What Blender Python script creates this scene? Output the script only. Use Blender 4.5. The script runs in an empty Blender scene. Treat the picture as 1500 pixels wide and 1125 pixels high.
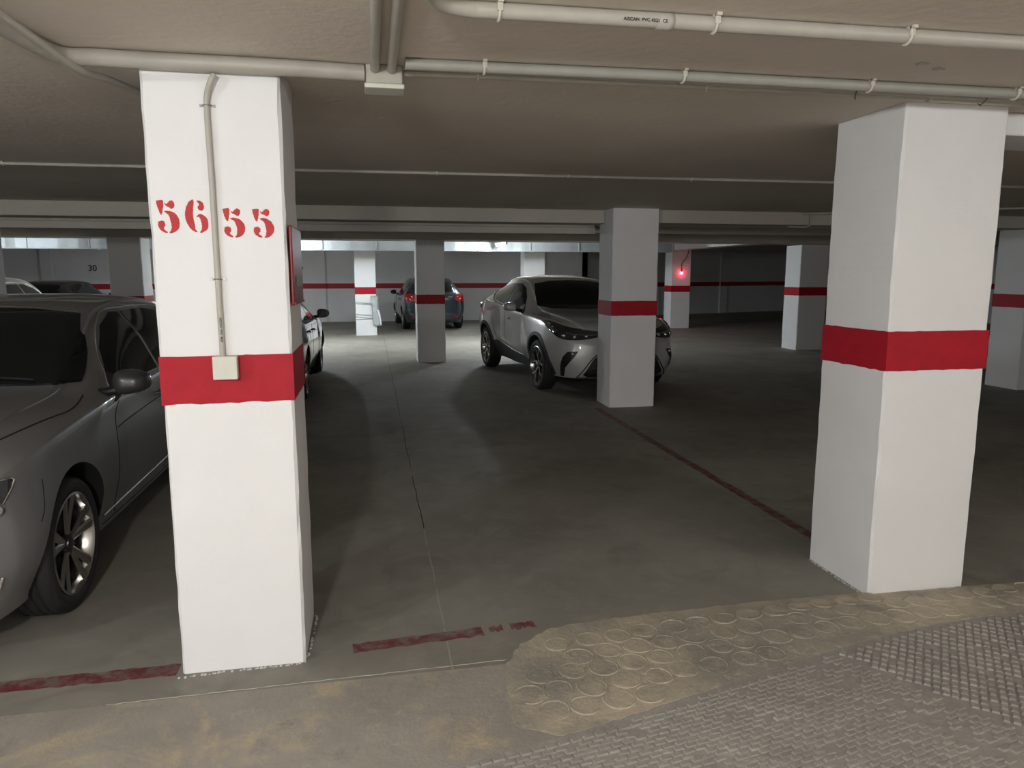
import bpy, bmesh, math, random
from mathutils import Vector, Matrix
from mathutils.bvhtree import BVHTree
random.seed(7)
sc = bpy.context.scene
COL = sc.collection
PI = math.pi

# ---------------------------------------------------------------- materials
def nodes(m):
    m.use_nodes = True
    nt = m.node_tree
    return nt, nt.nodes, nt.links, nt.nodes['Principled BSDF']

def mat(name, col, rough=.5, metal=0., coat=0., emit=None, es=0., bump=0., bscale=30., var=0., vscale=4., spec=.5, trans=0.):
    m = bpy.data.materials.new(name)
    nt, N, L, b = nodes(m)
    b.inputs['Base Color'].default_value = (*col, 1)
    b.inputs['Roughness'].default_value = rough
    b.inputs['Metallic'].default_value = metal
    b.inputs['Coat Weight'].default_value = coat
    b.inputs['Coat Roughness'].default_value = .04
    b.inputs['Specular IOR Level'].default_value = spec
    b.inputs['Transmission Weight'].default_value = trans
    if emit:
        b.inputs['Emission Color'].default_value = (*emit, 1)
        b.inputs['Emission Strength'].default_value = es
    if bump or var:
        tc = N.new('ShaderNodeTexCoord')
    if var:
        n = N.new('ShaderNodeTexNoise'); n.inputs['Scale'].default_value = vscale; n.inputs['Detail'].default_value = 6
        L.new(tc.outputs['Object'], n.inputs['Vector'])
        r = N.new('ShaderNodeMapRange'); r.inputs['From Min'].default_value = .3; r.inputs['From Max'].default_value = .7
        r.inputs['To Min'].default_value = 1 - var; r.inputs['To Max'].default_value = 1 + var * .5
        L.new(n.outputs['Fac'], r.inputs['Value'])
        mx = N.new('ShaderNodeVectorMath'); mx.operation = 'SCALE'; mx.inputs[0].default_value = col
        L.new(r.outputs['Result'], mx.inputs['Scale']); L.new(mx.outputs['Vector'], b.inputs['Base Color'])
    if bump:
        n2 = N.new('ShaderNodeTexNoise'); n2.inputs['Scale'].default_value = bscale; n2.inputs['Detail'].default_value = 5
        L.new(tc.outputs['Object'], n2.inputs['Vector'])
        bp = N.new('ShaderNodeBump'); bp.inputs['Strength'].default_value = bump; bp.inputs['Distance'].default_value = .01
        L.new(n2.outputs['Fac'], bp.inputs['Height']); L.new(bp.outputs['Normal'], b.inputs['Normal'])
    return m

M = {}
M['paint_white'] = mat('white_wall_paint', (.80, .80, .80), .75, bump=.12, bscale=70, var=.03, vscale=3)
M['paint_red'] = mat('red_band_paint', (.40, .010, .022), .55, spec=.25, bump=.07, bscale=55, var=.12, vscale=14)
M['ceiling'] = mat('ceiling_plaster', (.66, .60, .525), .85, bump=.25, bscale=22, var=.07, vscale=1.6)
M['beam'] = mat('beam_plaster', (.52, .49, .44), .85, bump=.25, bscale=30, var=.04)
M['wall'] = mat('wall_plaster', (.76, .76, .76), .85, bump=.2, bscale=20, var=.05, vscale=1.2)
M['wallband'] = mat('wall_band_paint', (.38, .015, .022), .6, var=.1, vscale=6)
M['pvc'] = mat('grey_pvc', (.44, .42, .37), .42, var=.06, vscale=12)
M['pvc_b'] = mat('green_grey_pvc', (.34, .335, .30), .42, var=.06, vscale=12)
M['pvc_dark'] = mat('painted_steel_pipe', (.40, .38, .34), .5, var=.08, vscale=10)
M['clip'] = mat('pvc_clip', (.58, .55, .48), .5)
M['steel'] = mat('zinc_steel', (.30, .29, .27), .35, metal=1)
M['duct'] = mat('galvanised_duct', (.40, .43, .45), .42, metal=.4, bump=.3, bscale=6, var=.12, vscale=3)
M['black'] = mat('black_plastic', (.012, .012, .013), .45)
M['cladding'] = mat('grey_cladding', (.035, .035, .036), .6)
M['rubber'] = mat('tyre_rubber', (.018, .017, .017), .7, bump=.15, bscale=90)
M['glass'] = mat('tinted_car_glass', (.006, .008, .009), .06, spec=.32)
M['lens'] = mat('clear_lamp_lens', (.03, .03, .032), .05, coat=1.)
M['chrome'] = mat('chrome', (.75, .75, .74), .14, metal=1)
M['alloy'] = mat('alloy_rim', (.50, .49, .47), .24, metal=1)
M['alloy_dark'] = mat('dark_alloy', (.10, .10, .10), .35, metal=.9)
M['disc'] = mat('brake_disc', (.16, .155, .15), .4, metal=1)
M['well'] = mat('wheel_well', (.006, .006, .006), .9)
M['tail'] = mat('red_tail_lens', (.45, .012, .015), .12, coat=1.)
M['plate'] = mat('number_plate', (.75, .76, .76), .4)
M['box'] = mat('switch_box_plastic', (.62, .62, .54), .4)
M['redsheet'] = mat('red_gloss_sheet', (.20, .009, .013), .38, coat=.0, spec=.3, bump=.12, bscale=9)
M['tag'] = mat('grey_green_tag', (.20, .21, .16), .5)
M['print'] = mat('dark_print', (.03, .03, .03), .6)
M['stencil'] = mat('red_stencil_paint', (.50, .018, .018), .6, var=.15, vscale=40)
M['number'] = mat('dark_number_paint', (.06, .04, .045), .7)
M['wrap'] = mat('white_plastic_wrap', (.80, .82, .82), .35, bump=.5, bscale=14)
M['strap'] = mat('pale_cord', (.42, .43, .42), .6)
M['cable'] = mat('dark_cable', (.02, .02, .022), .5)
M['tube'] = mat('lit_tube', (1, 1, 1), .5, emit=(.86, .95, 1.0), es=22)
M['led'] = mat('red_led', (1, .1, .1), .4, emit=(1, .03, .06), es=25)
M['dust'] = mat('crumbled_paint', (.6, .6, .58), .8)
M['inside'] = mat('seat_fabric', (.02, .02, .02), .8)

def carpaint(name, col, metal=.5, rough=.32, coat=1.):
    m = mat(name, col, rough, metal, coat)
    nt, N, L, b = nodes(m)
    tc = N.new('ShaderNodeTexCoord'); n = N.new('ShaderNodeTexNoise'); n.inputs['Scale'].default_value = 2.2
    n.inputs['Detail'].default_value = 8
    L.new(tc.outputs['Object'], n.inputs['Vector'])
    r = N.new('ShaderNodeMapRange'); r.inputs['To Min'].default_value = rough - .06; r.inputs['To Max'].default_value = rough + .14
    L.new(n.outputs['Fac'], r.inputs['Value']); L.new(r.outputs['Result'], b.inputs['Roughness'])
    return m
M['silver'] = carpaint('silver_grey_paint', (.25, .25, .255), .55, .36, .7)
M['pearl'] = carpaint('pearl_white_paint', (.49, .49, .475), .15, .3)
M['blue'] = carpaint('blue_grey_paint', (.06, .085, .10), .6, .25)
M['blackcar'] = carpaint('black_paint', (.02, .02, .022), .3, .16)
M['whitecar'] = carpaint('white_paint', (.6, .6, .6), .1, .25)
M['darkcar'] = carpaint('dark_grey_paint', (.035, .03, .032), .5, .3)

def floor_material(name, aisle=False):
    m = bpy.data.materials.new(name)
    nt, N, L, b = nodes(m)
    tc = N.new('ShaderNodeTexCoord')
    co = tc.outputs['Object']
    def noise(s, d=6, w=0., rough=.6):
        n = N.new('ShaderNodeTexNoise'); n.inputs['Scale'].default_value = s; n.inputs['Detail'].default_value = d
        n.inputs['Distortion'].default_value = w; n.inputs['Roughness'].default_value = rough
        L.new(co, n.inputs['Vector']); return n.outputs['Fac']
    def rng(v, a, b_, c=0., d=1.):
        r = N.new('ShaderNodeMapRange'); r.inputs['From Min'].default_value = a; r.inputs['From Max'].default_value = b_
        r.inputs['To Min'].default_value = c; r.inputs['To Max'].default_value = d; L.new(v, r.inputs['Value']); return r.outputs['Result']
    def mix(f, a, c2):
        x = N.new('ShaderNodeMix'); x.data_type = 'RGBA'; L.new(f, x.inputs['Factor'])
        for k, v in ((6, a), (7, c2)):
            if isinstance(v, tuple): x.inputs[k].default_value = (*v, 1)
            else: L.new(v, x.inputs[k])
        return x.outputs[2]
    def mth(op, a, b_=None):
        x = N.new('ShaderNodeMath'); x.operation = op
        for i, v in enumerate((a, b_)):
            if v is None: continue
            if isinstance(v, (int, float)): x.inputs[i].default_value = v
            else: L.new(v, x.inputs[i])
        return x.outputs[0]
    if aisle:
        c = mix(rng(noise(1.7, 8), .35, .65), (.29, .265, .235), (.38, .35, .305))
        stain = rng(noise(2.6, 10, .6, .7), .53, .70)
        c = mix(stain, c, (.50, .42, .27))
        c = mix(rng(noise(9, 8, .3, .7), .58, .72, 0, .55), c, (.52, .46, .36))
        c = mix(rng(noise(4.2, 10, .2, .75), .56, .72, 0, .5), c, (.13, .12, .11))
    else:
        c = mix(rng(noise(.9, 8), .3, .7), (.19, .178, .155), (.285, .27, .235))
        c = mix(rng(noise(5, 10, .4, .7), .5, .75, 0, .6), c, (.33, .31, .265))
        c = mix(rng(noise(2.2, 8, .8), .55, .75, 0, .6), c, (.13, .12, .108))
    # expansion joint running into the depth at x ~ .27
    sx = N.new('ShaderNodeSeparateXYZ'); L.new(co, sx.inputs[0])
    wob = mth('MULTIPLY', mth('SUBTRACT', noise(1.2, 3), .5), .05)
    xx = mth('ABSOLUTE', mth('ADD', mth('SUBTRACT', sx.outputs['X'], .275), wob))
    line = mth('MULTIPLY', mth('LESS_THAN', xx, .0035), rng(noise(3.1, 4), .38, .45))
    if not aisle:
        c = mix(mth('MULTIPLY', line, mth('GREATER_THAN', sx.outputs['Y'], 4.3)), c, (.03, .028, .025))
        c = mix(mth('MULTIPLY', line, mth('LESS_THAN', sx.outputs['Y'], 4.3)), c, (.33, .31, .26))
    L.new(c, b.inputs['Base Color'])
    r_ = rng(noise(3, 6), .3, .7, (.58 if not aisle else .62), (.78 if not aisle else .85))
    L.new(r_, b.inputs['Roughness'])
    bp = N.new('ShaderNodeBump'); bp.inputs['Strength'].default_value = .015 if not aisle else .5; b.inputs['Specular IOR Level'].default_value = .25; bp.inputs['Distance'].default_value = .01
    L.new(noise(26 if aisle else 14, 8, .2, .7), bp.inputs['Height']); L.new(bp.outputs['Normal'], b.inputs['Normal'])
    return m
M['floor'] = floor_material('polished_concrete')
M['aisle'] = floor_material('worn_aisle_concrete', True)

def patch_material(name, base, tint, dark, lo, hi, bump):
    m = bpy.data.materials.new(name)
    nt, N, L, b = nodes(m)
    tc = N.new('ShaderNodeTexCoord')
    def noise(s, w=0.):
        n = N.new('ShaderNodeTexNoise'); n.inputs['Scale'].default_value = s; n.inputs['Detail'].default_value = 9
        n.inputs['Roughness'].default_value = .68; n.inputs['Distortion'].default_value = w
        L.new(tc.outputs['Object'], n.inputs['Vector']); return n
    prev = None
    for (s, a, z, colr, f) in ((1.5, lo, hi, tint, 1.), (5., .5, .68, dark, .65), (22., .56, .7, tuple(min(1, c * 1.45) for c in tint), .5)):
        n = noise(s, .4)
        r = N.new('ShaderNodeMapRange'); r.inputs['From Min'].default_value = a; r.inputs['From Max'].default_value = z; r.inputs['To Max'].default_value = f
        L.new(n.outputs['Fac'], r.inputs['Value'])
        x = N.new('ShaderNodeMix'); x.data_type = 'RGBA'; L.new(r.outputs['Result'], x.inputs['Factor'])
        if prev is None: x.inputs[6].default_value = (*base, 1)
        else: L.new(prev, x.inputs[6])
        x.inputs[7].default_value = (*colr, 1); prev = x.outputs[2]
    L.new(prev, b.inputs['Base Color']); b.inputs['Roughness'].default_value = .7
    bp = N.new('ShaderNodeBump'); bp.inputs['Strength'].default_value = bump; bp.inputs['Distance'].default_value = .01
    L.new(noise(30).outputs['Fac'], bp.inputs['Height']); L.new(bp.outputs['Normal'], b.inputs['Normal'])
    return m
M['ochre'] = patch_material('ochre_ringed_concrete', (.31, .285, .24), (.50, .44, .33), (.23, .21, .18), .40, .60, .8)
M['grooved'] = patch_material('grooved_concrete', (.30, .28, .255), (.36, .34, .305), (.25, .235, .215), .4, .65, .5)
def worn_paint(name, col, under, lo, hi, scale=14):
    m = bpy.data.materials.new(name); nt, N, L, b = nodes(m)
    tc = N.new('ShaderNodeTexCoord'); n = N.new('ShaderNodeTexNoise'); n.inputs['Scale'].default_value = scale
    n.inputs['Detail'].default_value = 10; n.inputs['Roughness'].default_value = .7
    L.new(tc.outputs['Object'], n.inputs['Vector'])
    r = N.new('ShaderNodeMapRange'); r.inputs['From Min'].default_value = lo; r.inputs['From Max'].default_value = hi
    L.new(n.outputs['Fac'], r.inputs['Value'])
    x = N.new('ShaderNodeMix'); x.data_type = 'RGBA'; L.new(r.outputs['Result'], x.inputs['Factor'])
    x.inputs[6].default_value = (*col, 1); x.inputs[7].default_value = (*under, 1); L.new(x.outputs[2], b.inputs['Base Color'])
    b.inputs['Roughness'].default_value = .6
    return m
M['line'] = worn_paint('worn_red_line', (.15, .028, .036), (.20, .165, .145), .44, .62)
M['line_dark'] = worn_paint('faded_red_line', (.13, .025, .03), (.17, .15, .135), .44, .62)
M['crack'] = mat('pale_crack', (.46, .43, .36), .8)

# ---------------------------------------------------------------- helpers
def link(name, bm, m, parent=None, smooth=False, loc=None, flat_angle=None):
    me = bpy.data.meshes.new(name)
    bmesh.ops.recalc_face_normals(bm, faces=bm.faces)
    bm.to_mesh(me); bm.free()
    for mm in (m if isinstance(m, (list, tuple)) else [m]):
        me.materials.append(mm)
    if smooth:
        me.polygons.foreach_set('use_smooth', [True] * len(me.polygons))
        if flat_angle is not None:
            me.set_sharp_from_angle(angle=math.radians(flat_angle))
    o = bpy.data.objects.new(name, me); COL.objects.link(o)
    if loc: o.location = loc
    if parent: o.parent = parent
    return o
def tag(o, label, cat, group=None):
    o['label'] = label; o['category'] = cat
    if group: o['group'] = group
    return o
def struct(o, label=None):
    o['kind'] = 'structure'
    if label: o['label'] = label
    return o
def empty(name, loc, label, cat, rz=0., group=None):
    o = bpy.data.objects.new(name, None); COL.objects.link(o); o.location = loc; o.rotation_euler = (0, 0, rz)
    o.empty_display_size = .1
    return tag(o, label, cat, group)

def add_box(bm, x0, x1, y0, y1, z0, z1, bev=0., seg=2, mi=0):
    vs = [bm.verts.new((x, y, z)) for z in (z0, z1) for y in (y0, y1) for x in (x0, x1)]
    fs = [(0, 2, 3, 1), (4, 5, 7, 6), (0, 1, 5, 4), (2, 6, 7, 3), (0, 4, 6, 2), (1, 3, 7, 5)]
    faces = [bm.faces.new([vs[i] for i in f]) for f in fs]
    for f in faces: f.material_index = mi
    if bev:
        es = list({e for f in faces for e in f.edges})
        bmesh.ops.bevel(bm, geom=es, offset=bev, segments=seg, profile=.5, affect='EDGES', clamp_overlap=True)
    return vs
def box(name, x0, x1, y0, y1, z0, z1, m, parent=None, bev=0., smooth=False):
    bm = bmesh.new(); add_box(bm, x0, x1, y0, y1, z0, z1, bev)
    return link(name, bm, m, parent, smooth)

def catmull(P, n):
    """open Catmull-Rom through tuples, n samples per span"""
    out = []
    Q = [P[0]] + list(P) + [P[-1]]
    for i in range(1, len(Q) - 2):
        for k in range(n):
            t = k / n
            out.append(tuple(.5 * (2 * b + (c - a) * t + (2 * a - 5 * b + 4 * c - d) * t * t + (-a + 3 * b - 3 * c + d) * t ** 3)
                             for a, b, c, d in zip(Q[i - 1], Q[i], Q[i + 1], Q[i + 2])))
    out.append(tuple(P[-1]))
    return out

def add_tube(bm, pts, r, seg=10, mi=0, cap=True):
    pts = [Vector(p) for p in pts]
    rings = []; prev = None
    for i, p in enumerate(pts):
        t = (pts[min(i + 1, len(pts) - 1)] - pts[max(i - 1, 0)]).normalized()
        if prev is None:
            ref = Vector((0, 0, 1)) if abs(t.z) < .9 else Vector((1, 0, 0))
            u = t.cross(ref).normalized()
        else:
            u = (prev - t * prev.dot(t)).normalized()
        prev = u; v = t.cross(u)
        rr = r[i] if isinstance(r, (list, tuple)) else r
        rings.append([bm.verts.new(p + (u * math.cos(2 * PI * k / seg) + v * math.sin(2 * PI * k / seg)) * rr) for k in range(seg)])
    for a, b in zip(rings, rings[1:]):
        for k in range(seg):
            f = bm.faces.new((a[k], a[(k + 1) % seg], b[(k + 1) % seg], b[k])); f.material_index = mi; f.smooth = True
    if cap:
        bm.faces.new(rings[0][::-1]).material_index = mi; bm.faces.new(rings[-1]).material_index = mi
def tube(name, pts, r, m, parent=None, seg=10, n=0):
    bm = bmesh.new(); add_tube(bm, catmull(pts, n) if n else pts, r, seg)
    o = link(name, bm, m, parent, True, flat_angle=50); return o

def add_lathe(bm, prof, seg=48, axis='y', c=(0, 0, 0), mi=0, closed=False):
    """prof: (axial, radius)"""
    rings = []
    for a, r in prof:
        ring = []
        for k in range(seg):
            t = 2 * PI * k / seg
            if axis == 'y': p = (c[0] + r * math.cos(t), c[1] + a, c[2] + r * math.sin(t))
            elif axis == 'z': p = (c[0] + r * math.cos(t), c[1] + r * math.sin(t), c[2] + a)
            else: p = (c[0] + a, c[1] + r * math.cos(t), c[2] + r * math.sin(t))
            ring.append(bm.verts.new(p))
        rings.append(ring)
    pairs = list(zip(rings, rings[1:])) + ([(rings[-1], rings[0])] if closed else [])
    for a, b in pairs:
        for k in range(seg):
            f = bm.faces.new((a[k], a[(k + 1) % seg], b[(k + 1) % seg], b[k])); f.material_index = mi; f.smooth = True
    if not closed:
        for rg in (rings[0], rings[-1]):
            try: bm.faces.new(rg).material_index = mi
            except ValueError: pass

def text_mesh(name, body, size, m, loc, rot, parent=None, depth=.001):
    cu = bpy.data.curves.new(name, 'FONT'); cu.body = body; cu.size = size; cu.extrude = depth
    cu.offset = size * .018; cu.align_x = 'CENTER'; cu.align_y = 'CENTER'
    t = bpy.data.objects.new(name + '_tmp', cu); COL.objects.link(t)
    dg = bpy.context.evaluated_depsgraph_get()
    me = bpy.data.meshes.new_from_object(t.evaluated_get(dg)); bpy.data.objects.remove(t)
    me.name = name; me.materials.clear(); me.materials.append(m)
    o = bpy.data.objects.new(name, me); COL.objects.link(o); o.location = loc; o.rotation_euler = rot
    if parent: o.parent = parent
    return o

# ---------------------------------------------------------------- the setting
CZ = 2.3192      # ceiling in front part
CZ2 = 2.50     # ceiling of the rear bays
bm = bmesh.new(); add_box(bm, -14, 20, 2.66, 31, -.2, 0); fl = link('floor', bm, M['floor'])
struct(fl, 'dark polished concrete garage floor')
bm = bmesh.new(); add_box(bm, -14, 20, -5, 2.66, -.2, 0); fa = link('floor', bm, M['aisle'])
struct(fa, 'worn lighter concrete strip of the driving lane in the foreground')
struct(box('ceiling', -14, 20, -5, 13.0, CZ, CZ + .3, M['ceiling']), 'low plastered garage ceiling')
struct(box('ceiling', -14, 20, 13.0, 31, CZ2, CZ2 + .13, M['ceiling']), 'ceiling of the rear bays')

def wall(name, p0, p1, th, label, band=(1.115, 1.285), height=2.5):
    """vertical wall from p0 to p1, thickness th to the left of the direction, with a red band part"""
    a = Vector((*p0, 0)); b = Vector((*p1, 0)); d = (b - a); n = Vector((-d.y, d.x, 0)).normalized() * th
    bm = bmesh.new()
    q = [a, b, b + n, a + n]
    lo = [bm.verts.new(v) for v in q]; hi = [bm.verts.new(v + Vector((0, 0, height))) for v in q]
    bm.faces.new(lo[::-1]); bm.faces.new(hi)
    for i in range(4): bm.faces.new((lo[i], lo[(i + 1) % 4], hi[(i + 1) % 4], hi[i]))
    w = struct(link(name, bm, M['wall']), label)
    if band:
        bm = bmesh.new(); e = n.normalized() * -.004
        q = [a + e, b + e, b, a]
        lo = [bm.verts.new(v + Vector((0, 0, band[0]))) for v in q]; hi = [bm.verts.new(v + Vector((0, 0, band[1]))) for v in q]
        bm.faces.new(lo[::-1]); bm.faces.new(hi)
        for i in range(4): bm.faces.new((lo[i], lo[(i + 1) % 4], hi[(i + 1) % 4], hi[i]))
        link('painted_band', bm, M['wallband'], w)
    return w
wb = wall('wall_back', (-14, 24.95), (7.6, 24.95), .2, 'white back wall with a red painted band')
wr = wall('wall_right', (7.6, 25.6), (18.5, 29.3), .2, 'dark slanted wall with a red band behind the far right pillars')
wall('wall_return', (7.6, 24.95), (7.6, 25.6), .2, 'short return of the back wall')
wall('wall_left', (-14, -5), (-14, 24.95), .2, 'left side wall of the garage')
wall('wall_far', (19.8, 30.8), (19.8, -5), .2, 'right side wall of the garage')
wall('wall_front', (20, -2.9), (-14, -2.9), -.2, 'wall on the near side of the lane', band=None)
def pilaster(k, c, w, ang):
    bm = bmesh.new(); add_box(bm, -w / 2, w / 2, -.07, -.0045, 0, CZ2)
    o = link('trim_%d' % k, bm, M['wall']); o.location = c; o.rotation_euler = (0, 0, ang)
    struct(o, 'shallow vertical pilaster on the back wall')
    bm = bmesh.new(); add_box(bm, -w / 2 - .003, w / 2 + .003, -.074, -.0701, 1.115, 1.285)
    link('painted_band', bm, M['wallband'], o)
for k, x in enumerate((-9.9, -1.65, 5.9)): pilaster(k + 1, (x, 24.95, 0), .3, 0.)
for k, t in enumerate((.30, .62)): pilaster(5 + k, Vector((7.6, 25.6, 0)).lerp(Vector((18.5, 29.3, 0)), t), .4, math.atan2(3.7, 10.9))
text_mesh('stencilled_number', '30', .26, M['number'], (-8.60, 24.944, 1.77), (PI / 2, 0, 0), wb, .001)
text_mesh('stencilled_number', '36', .26, M['number'], (-2.33, 24.944, 1.82), (PI / 2, 0, 0), wb, .001)

def beam(k, x0, x1, y0, y1, z0, z1, label, m='beam'):
    return struct(box('trim_%d' % k, x0, x1, y0, y1, z0, z1, M[m], bev=.008), label)
beam(10, -14, 2.736, 8.3, 8.62, 2.165, CZ - .001, 'shallow beam across the ceiling left of the middle pillar')
beam(11, -3.92, 2.736, 8.66, 8.9, 2.06, 2.14, 'low white ledge hung under the beam')
beam(12, -3.92, 2.736, 8.7, 8.86, 2.141, CZ - .001, 'web of the low ledge')
beam(13, 3.304, 8.64, 8.12, 8.45, 2.165, CZ - .001, 'shallow beam from the middle pillar to the right')
beam(14, 9.21, 20, 8.2, 8.6, 2.165, CZ - .001, 'beam right of the far right pillar')
beam(15, -14, 20, 12.9, 13.55, 2.175, CZ - .001, 'wide dark beam across the rear row of pillars')
beam(16, 8.69, 9.10, 14.16, 19.95, 2.28, CZ2 - .001, 'lit beam running into the depth above the far right pillars', 'paint_white')
beam(17, 2.946, 20, 3.02, 3.38, 2.215, CZ - .001, 'white beam leaving the near right pillar', 'paint_white')
beam(18, 3.304, 20, 11.0, 11.3, 2.27, CZ - .001, 'second shallow beam behind the middle pillar')

# ---------------------------------------------------------------- pillars
def pillar(x0, x1, y0, y1, top, band, label, base=0., tilt=0.):
    root = empty('concrete_pillar', ((x0 + x1) / 2, (y0 + y1) / 2, 0), label, 'pillar', group='red-banded square pillars')
    w, d = (x1 - x0) / 2, (y1 - y0) / 2
    bm = bmesh.new()
    # shaft with many rings so that the edges wander a little like hand-trowelled plaster
    nz = 26; rnd = random.Random(int(x0 * 100) + int(y0 * 10)); rings = []
    b = .010
    crn = [(-w + b, -d), (w - b, -d), (w, -d + b), (w, d - b), (w - b, d), (-w + b, d), (-w, d - b), (-w, -d + b)]
    for i in range(nz + 1):
        z = base + (top - base) * i / nz
        j = [(rnd.uniform(-.0022, .0022), rnd.uniform(-.0022, .0022)) for _ in range(4)]
        rings.append([bm.verts.new((px + j[k // 2][0], py + j[k // 2][1], z)) for k, (px, py) in enumerate(crn)])
    for a, c in zip(rings, rings[1:]):
        for k in range(8): bm.faces.new((a[k], a[(k + 1) % 8], c[(k + 1) % 8], c[k]))
    bm.faces.new(rings[0][::-1]); bm.faces.new(rings[-1])
    link('shaft', bm, M['paint_white'], root)
    bm = bmesh.new(); e = .0035; prev = None; first = None
    path = []
    for (ax, ay), (bx_, by_) in zip(((-1, -1), (1, -1), (1, 1), (-1, 1)), ((1, -1), (1, 1), (-1, 1), (-1, -1))):
        for t in range(14):
            t /= 14; path.append(((ax + (bx_ - ax) * t) * (w + e), (ay + (by_ - ay) * t) * (d + e)))
    loops = []
    for px, py in path:
        zt = tilt * px
        loops.append([bm.verts.new((px, py, band[0] + zt + rnd.uniform(-.003, .003))), bm.verts.new((px, py, band[1] + zt + rnd.uniform(-.003, .003))),
                      bm.verts.new((px * .985, py * .985, band[1] + zt)), bm.verts.new((px * .985, py * .985, band[0] + zt))])
    for i in range(len(loops)):
        a, c = loops[i], loops[(i + 1) % len(loops)]
        for k in range(4): bm.faces.new((a[k], c[k], c[(k + 1) % 4], a[(k + 1) % 4]))
    link('painted_band', bm, M['paint_red'], root)
    return root
BL = 'white square pillar with a red band'
PL = pillar(-.775, -.305, 2.83, 3.26, CZ - .001, (1.083, 1.262), 'large near pillar on the left painted 56 and 55 above its red band', tilt=.01)
PR = pillar(2.35, 2.89, 2.93, 3.42, CZ - .001, (1.115, 1.30), 'large bright near pillar on the right with plain white faces and red band')
pillar(2.74, 3.30, 8.02, 8.52, CZ - .001, (1.09, 1.26), 'grey-lit pillar standing in front of the white crossover car')
pillar(.79, 1.29, 12.94, 13.5, CZ - .001 if False else 2.174, (1.05, 1.215), 'dark pillar standing in front of the blue-grey car')
P5 = pillar(-.42, .115, 19.1, 19.6, CZ2 - .001, (1.07, 1.25), 'brightly lit far pillar with white plastic sheeting tied to its side')
pillar(4.05, 4.62, 19.1, 19.6, CZ2 - .001, (1.07, 1.25), 'brightly lit far pillar rising behind the white crossover roof')
P6 = pillar(8.66, 9.26, 20.0, 20.5, CZ2 - .001, (1.07, 1.25), 'far right pillar carrying the small glowing red lamp')
pillar(8.72, 9.36, 13.6, 14.15, CZ2 - .001 if False else 2.174, (1.14, 1.31), 'pillar with bright left face and dark front left of the near right pillar')
pillar(8.65, 9.2, 8.22, 8.75, CZ - .001, (1.12, 1.30), 'dim pillar at the right edge of the photo behind the near right pillar')
pillar(-4.22, -3.71, 12.94, 13.45, 2.174, (1.05, 1.215), 'dark pillar left of the near 56 55 pillar behind the silver car')
pillar(-4.50, -3.93, 8.35, 8.85, CZ - .001, (1.07, 1.25), 'shadowed pillar at the extreme left edge above the silver car roof')

# stencilled numbers
D5 = [[(155,210),(185,206),(215,208),(217,245),(210,285),(195,320),(175,290),(160,245)],
      [(228,222),(245,235),(268,215),(290,205),(312,215),(318,240),(305,265),(285,270),(265,258),(240,248),(228,232)],
      [(218,292),(245,285),(285,290),(325,310),(350,345),(357,385),(345,420),(315,447),(275,460),(258,455),(275,435),(280,395),(272,350),(260,320),(240,305)],
      [(165,372),(195,362),(220,375),(225,400),(210,425),(240,450),(235,458),(205,452),(175,430),(160,405)]]
D6 = [[(470,195),(478,215),(470,260),(468,330),(475,390),(482,430),(497,445),(485,450),(450,435),(420,405),(398,360),(392,320),(400,270),(425,225),(450,203)],
      [(505,205),(530,203),(560,220),(570,245),(565,270),(545,283),(520,275),(512,250),(528,232),(510,215)],
      [(498,325),(525,308),(560,315),(590,340),(602,375),(595,415),(570,440),(535,455),(522,450),(538,425),(540,390),(530,350),(515,330),(500,335)]]
def stencil(name, digits, xs, ztop, sx, sz, y, parent, label):
    bm = bmesh.new(); rnd = random.Random(len(name) + int(xs * 1000))
    for dg_, ox in digits:
        mx = min(p[0] for q in dg_ for p in q); 
        for q in dg_:
            pts = catmull(q + [q[0]], 4)[:-1]
            pts = [(xs + ox + (px - mx) * sx + rnd.uniform(-.0008, .0008), ztop - (pz - 200) * sz + rnd.uniform(-.0008, .0008)) for px, pz in pts]
            f = bm.faces.new([bm.verts.new((px, y, pz)) for px, pz in pts])
            r = bmesh.ops.extrude_face_region(bm, geom=[f])
            for v in r['geom']:
                if isinstance(v, bmesh.types.BMVert): v.co.y -= .0012
    o = link(name, bm, M['stencil'], None); o.parent = parent
    o.location = (-parent.location.x, -parent.location.y, 0)
    o['label'] = label
    return o
stencil('stencilled_number', [(D5, 0), (D6, .0945)], -.748, 1.828, .000372, .000455, 2.829, PL, 'red stencilled number 56')
stencil('stencilled_number', [(D5, 0), (D5, .102)], -.524, 1.803, .000372, .000410, 2.829, PL, 'red stencilled number 55')

# crumbled paint along the foot of the near pillars
for P, pts in ((PL, [(-.79, 2.80), (-.6, 2.815), (-.45, 2.818), (-.31, 2.82), (-.295, 2.95), (-.29, 3.25)]), (PR, [(2.34, 3.4), (2.335, 3.1), (2.34, 2.92)])):
    bm = bmesh.new(); rnd = random.Random(3)
    for (ax, ay), (cx, cy) in zip(pts, pts[1:]):
        n = int(math.hypot(cx - ax, cy - ay) / .008)
        for i in range(n):
            if rnd.random() < .5: continue
            t = i / n; x = ax + (cx - ax) * t + rnd.uniform(-.004, .004); y = ay + (cy - ay) * t + rnd.uniform(-.004, .004)
            s = rnd.uniform(.002, .005)
            add_box(bm, x - s, x + s, y - s, y + s, .0, s * .9)
    o = link('crumbled_plaster_edge', bm, M['dust']); o.parent = P; o.location = (-P.location.x, -P.location.y, 0)
    o['kind'] = 'stuff'

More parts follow.
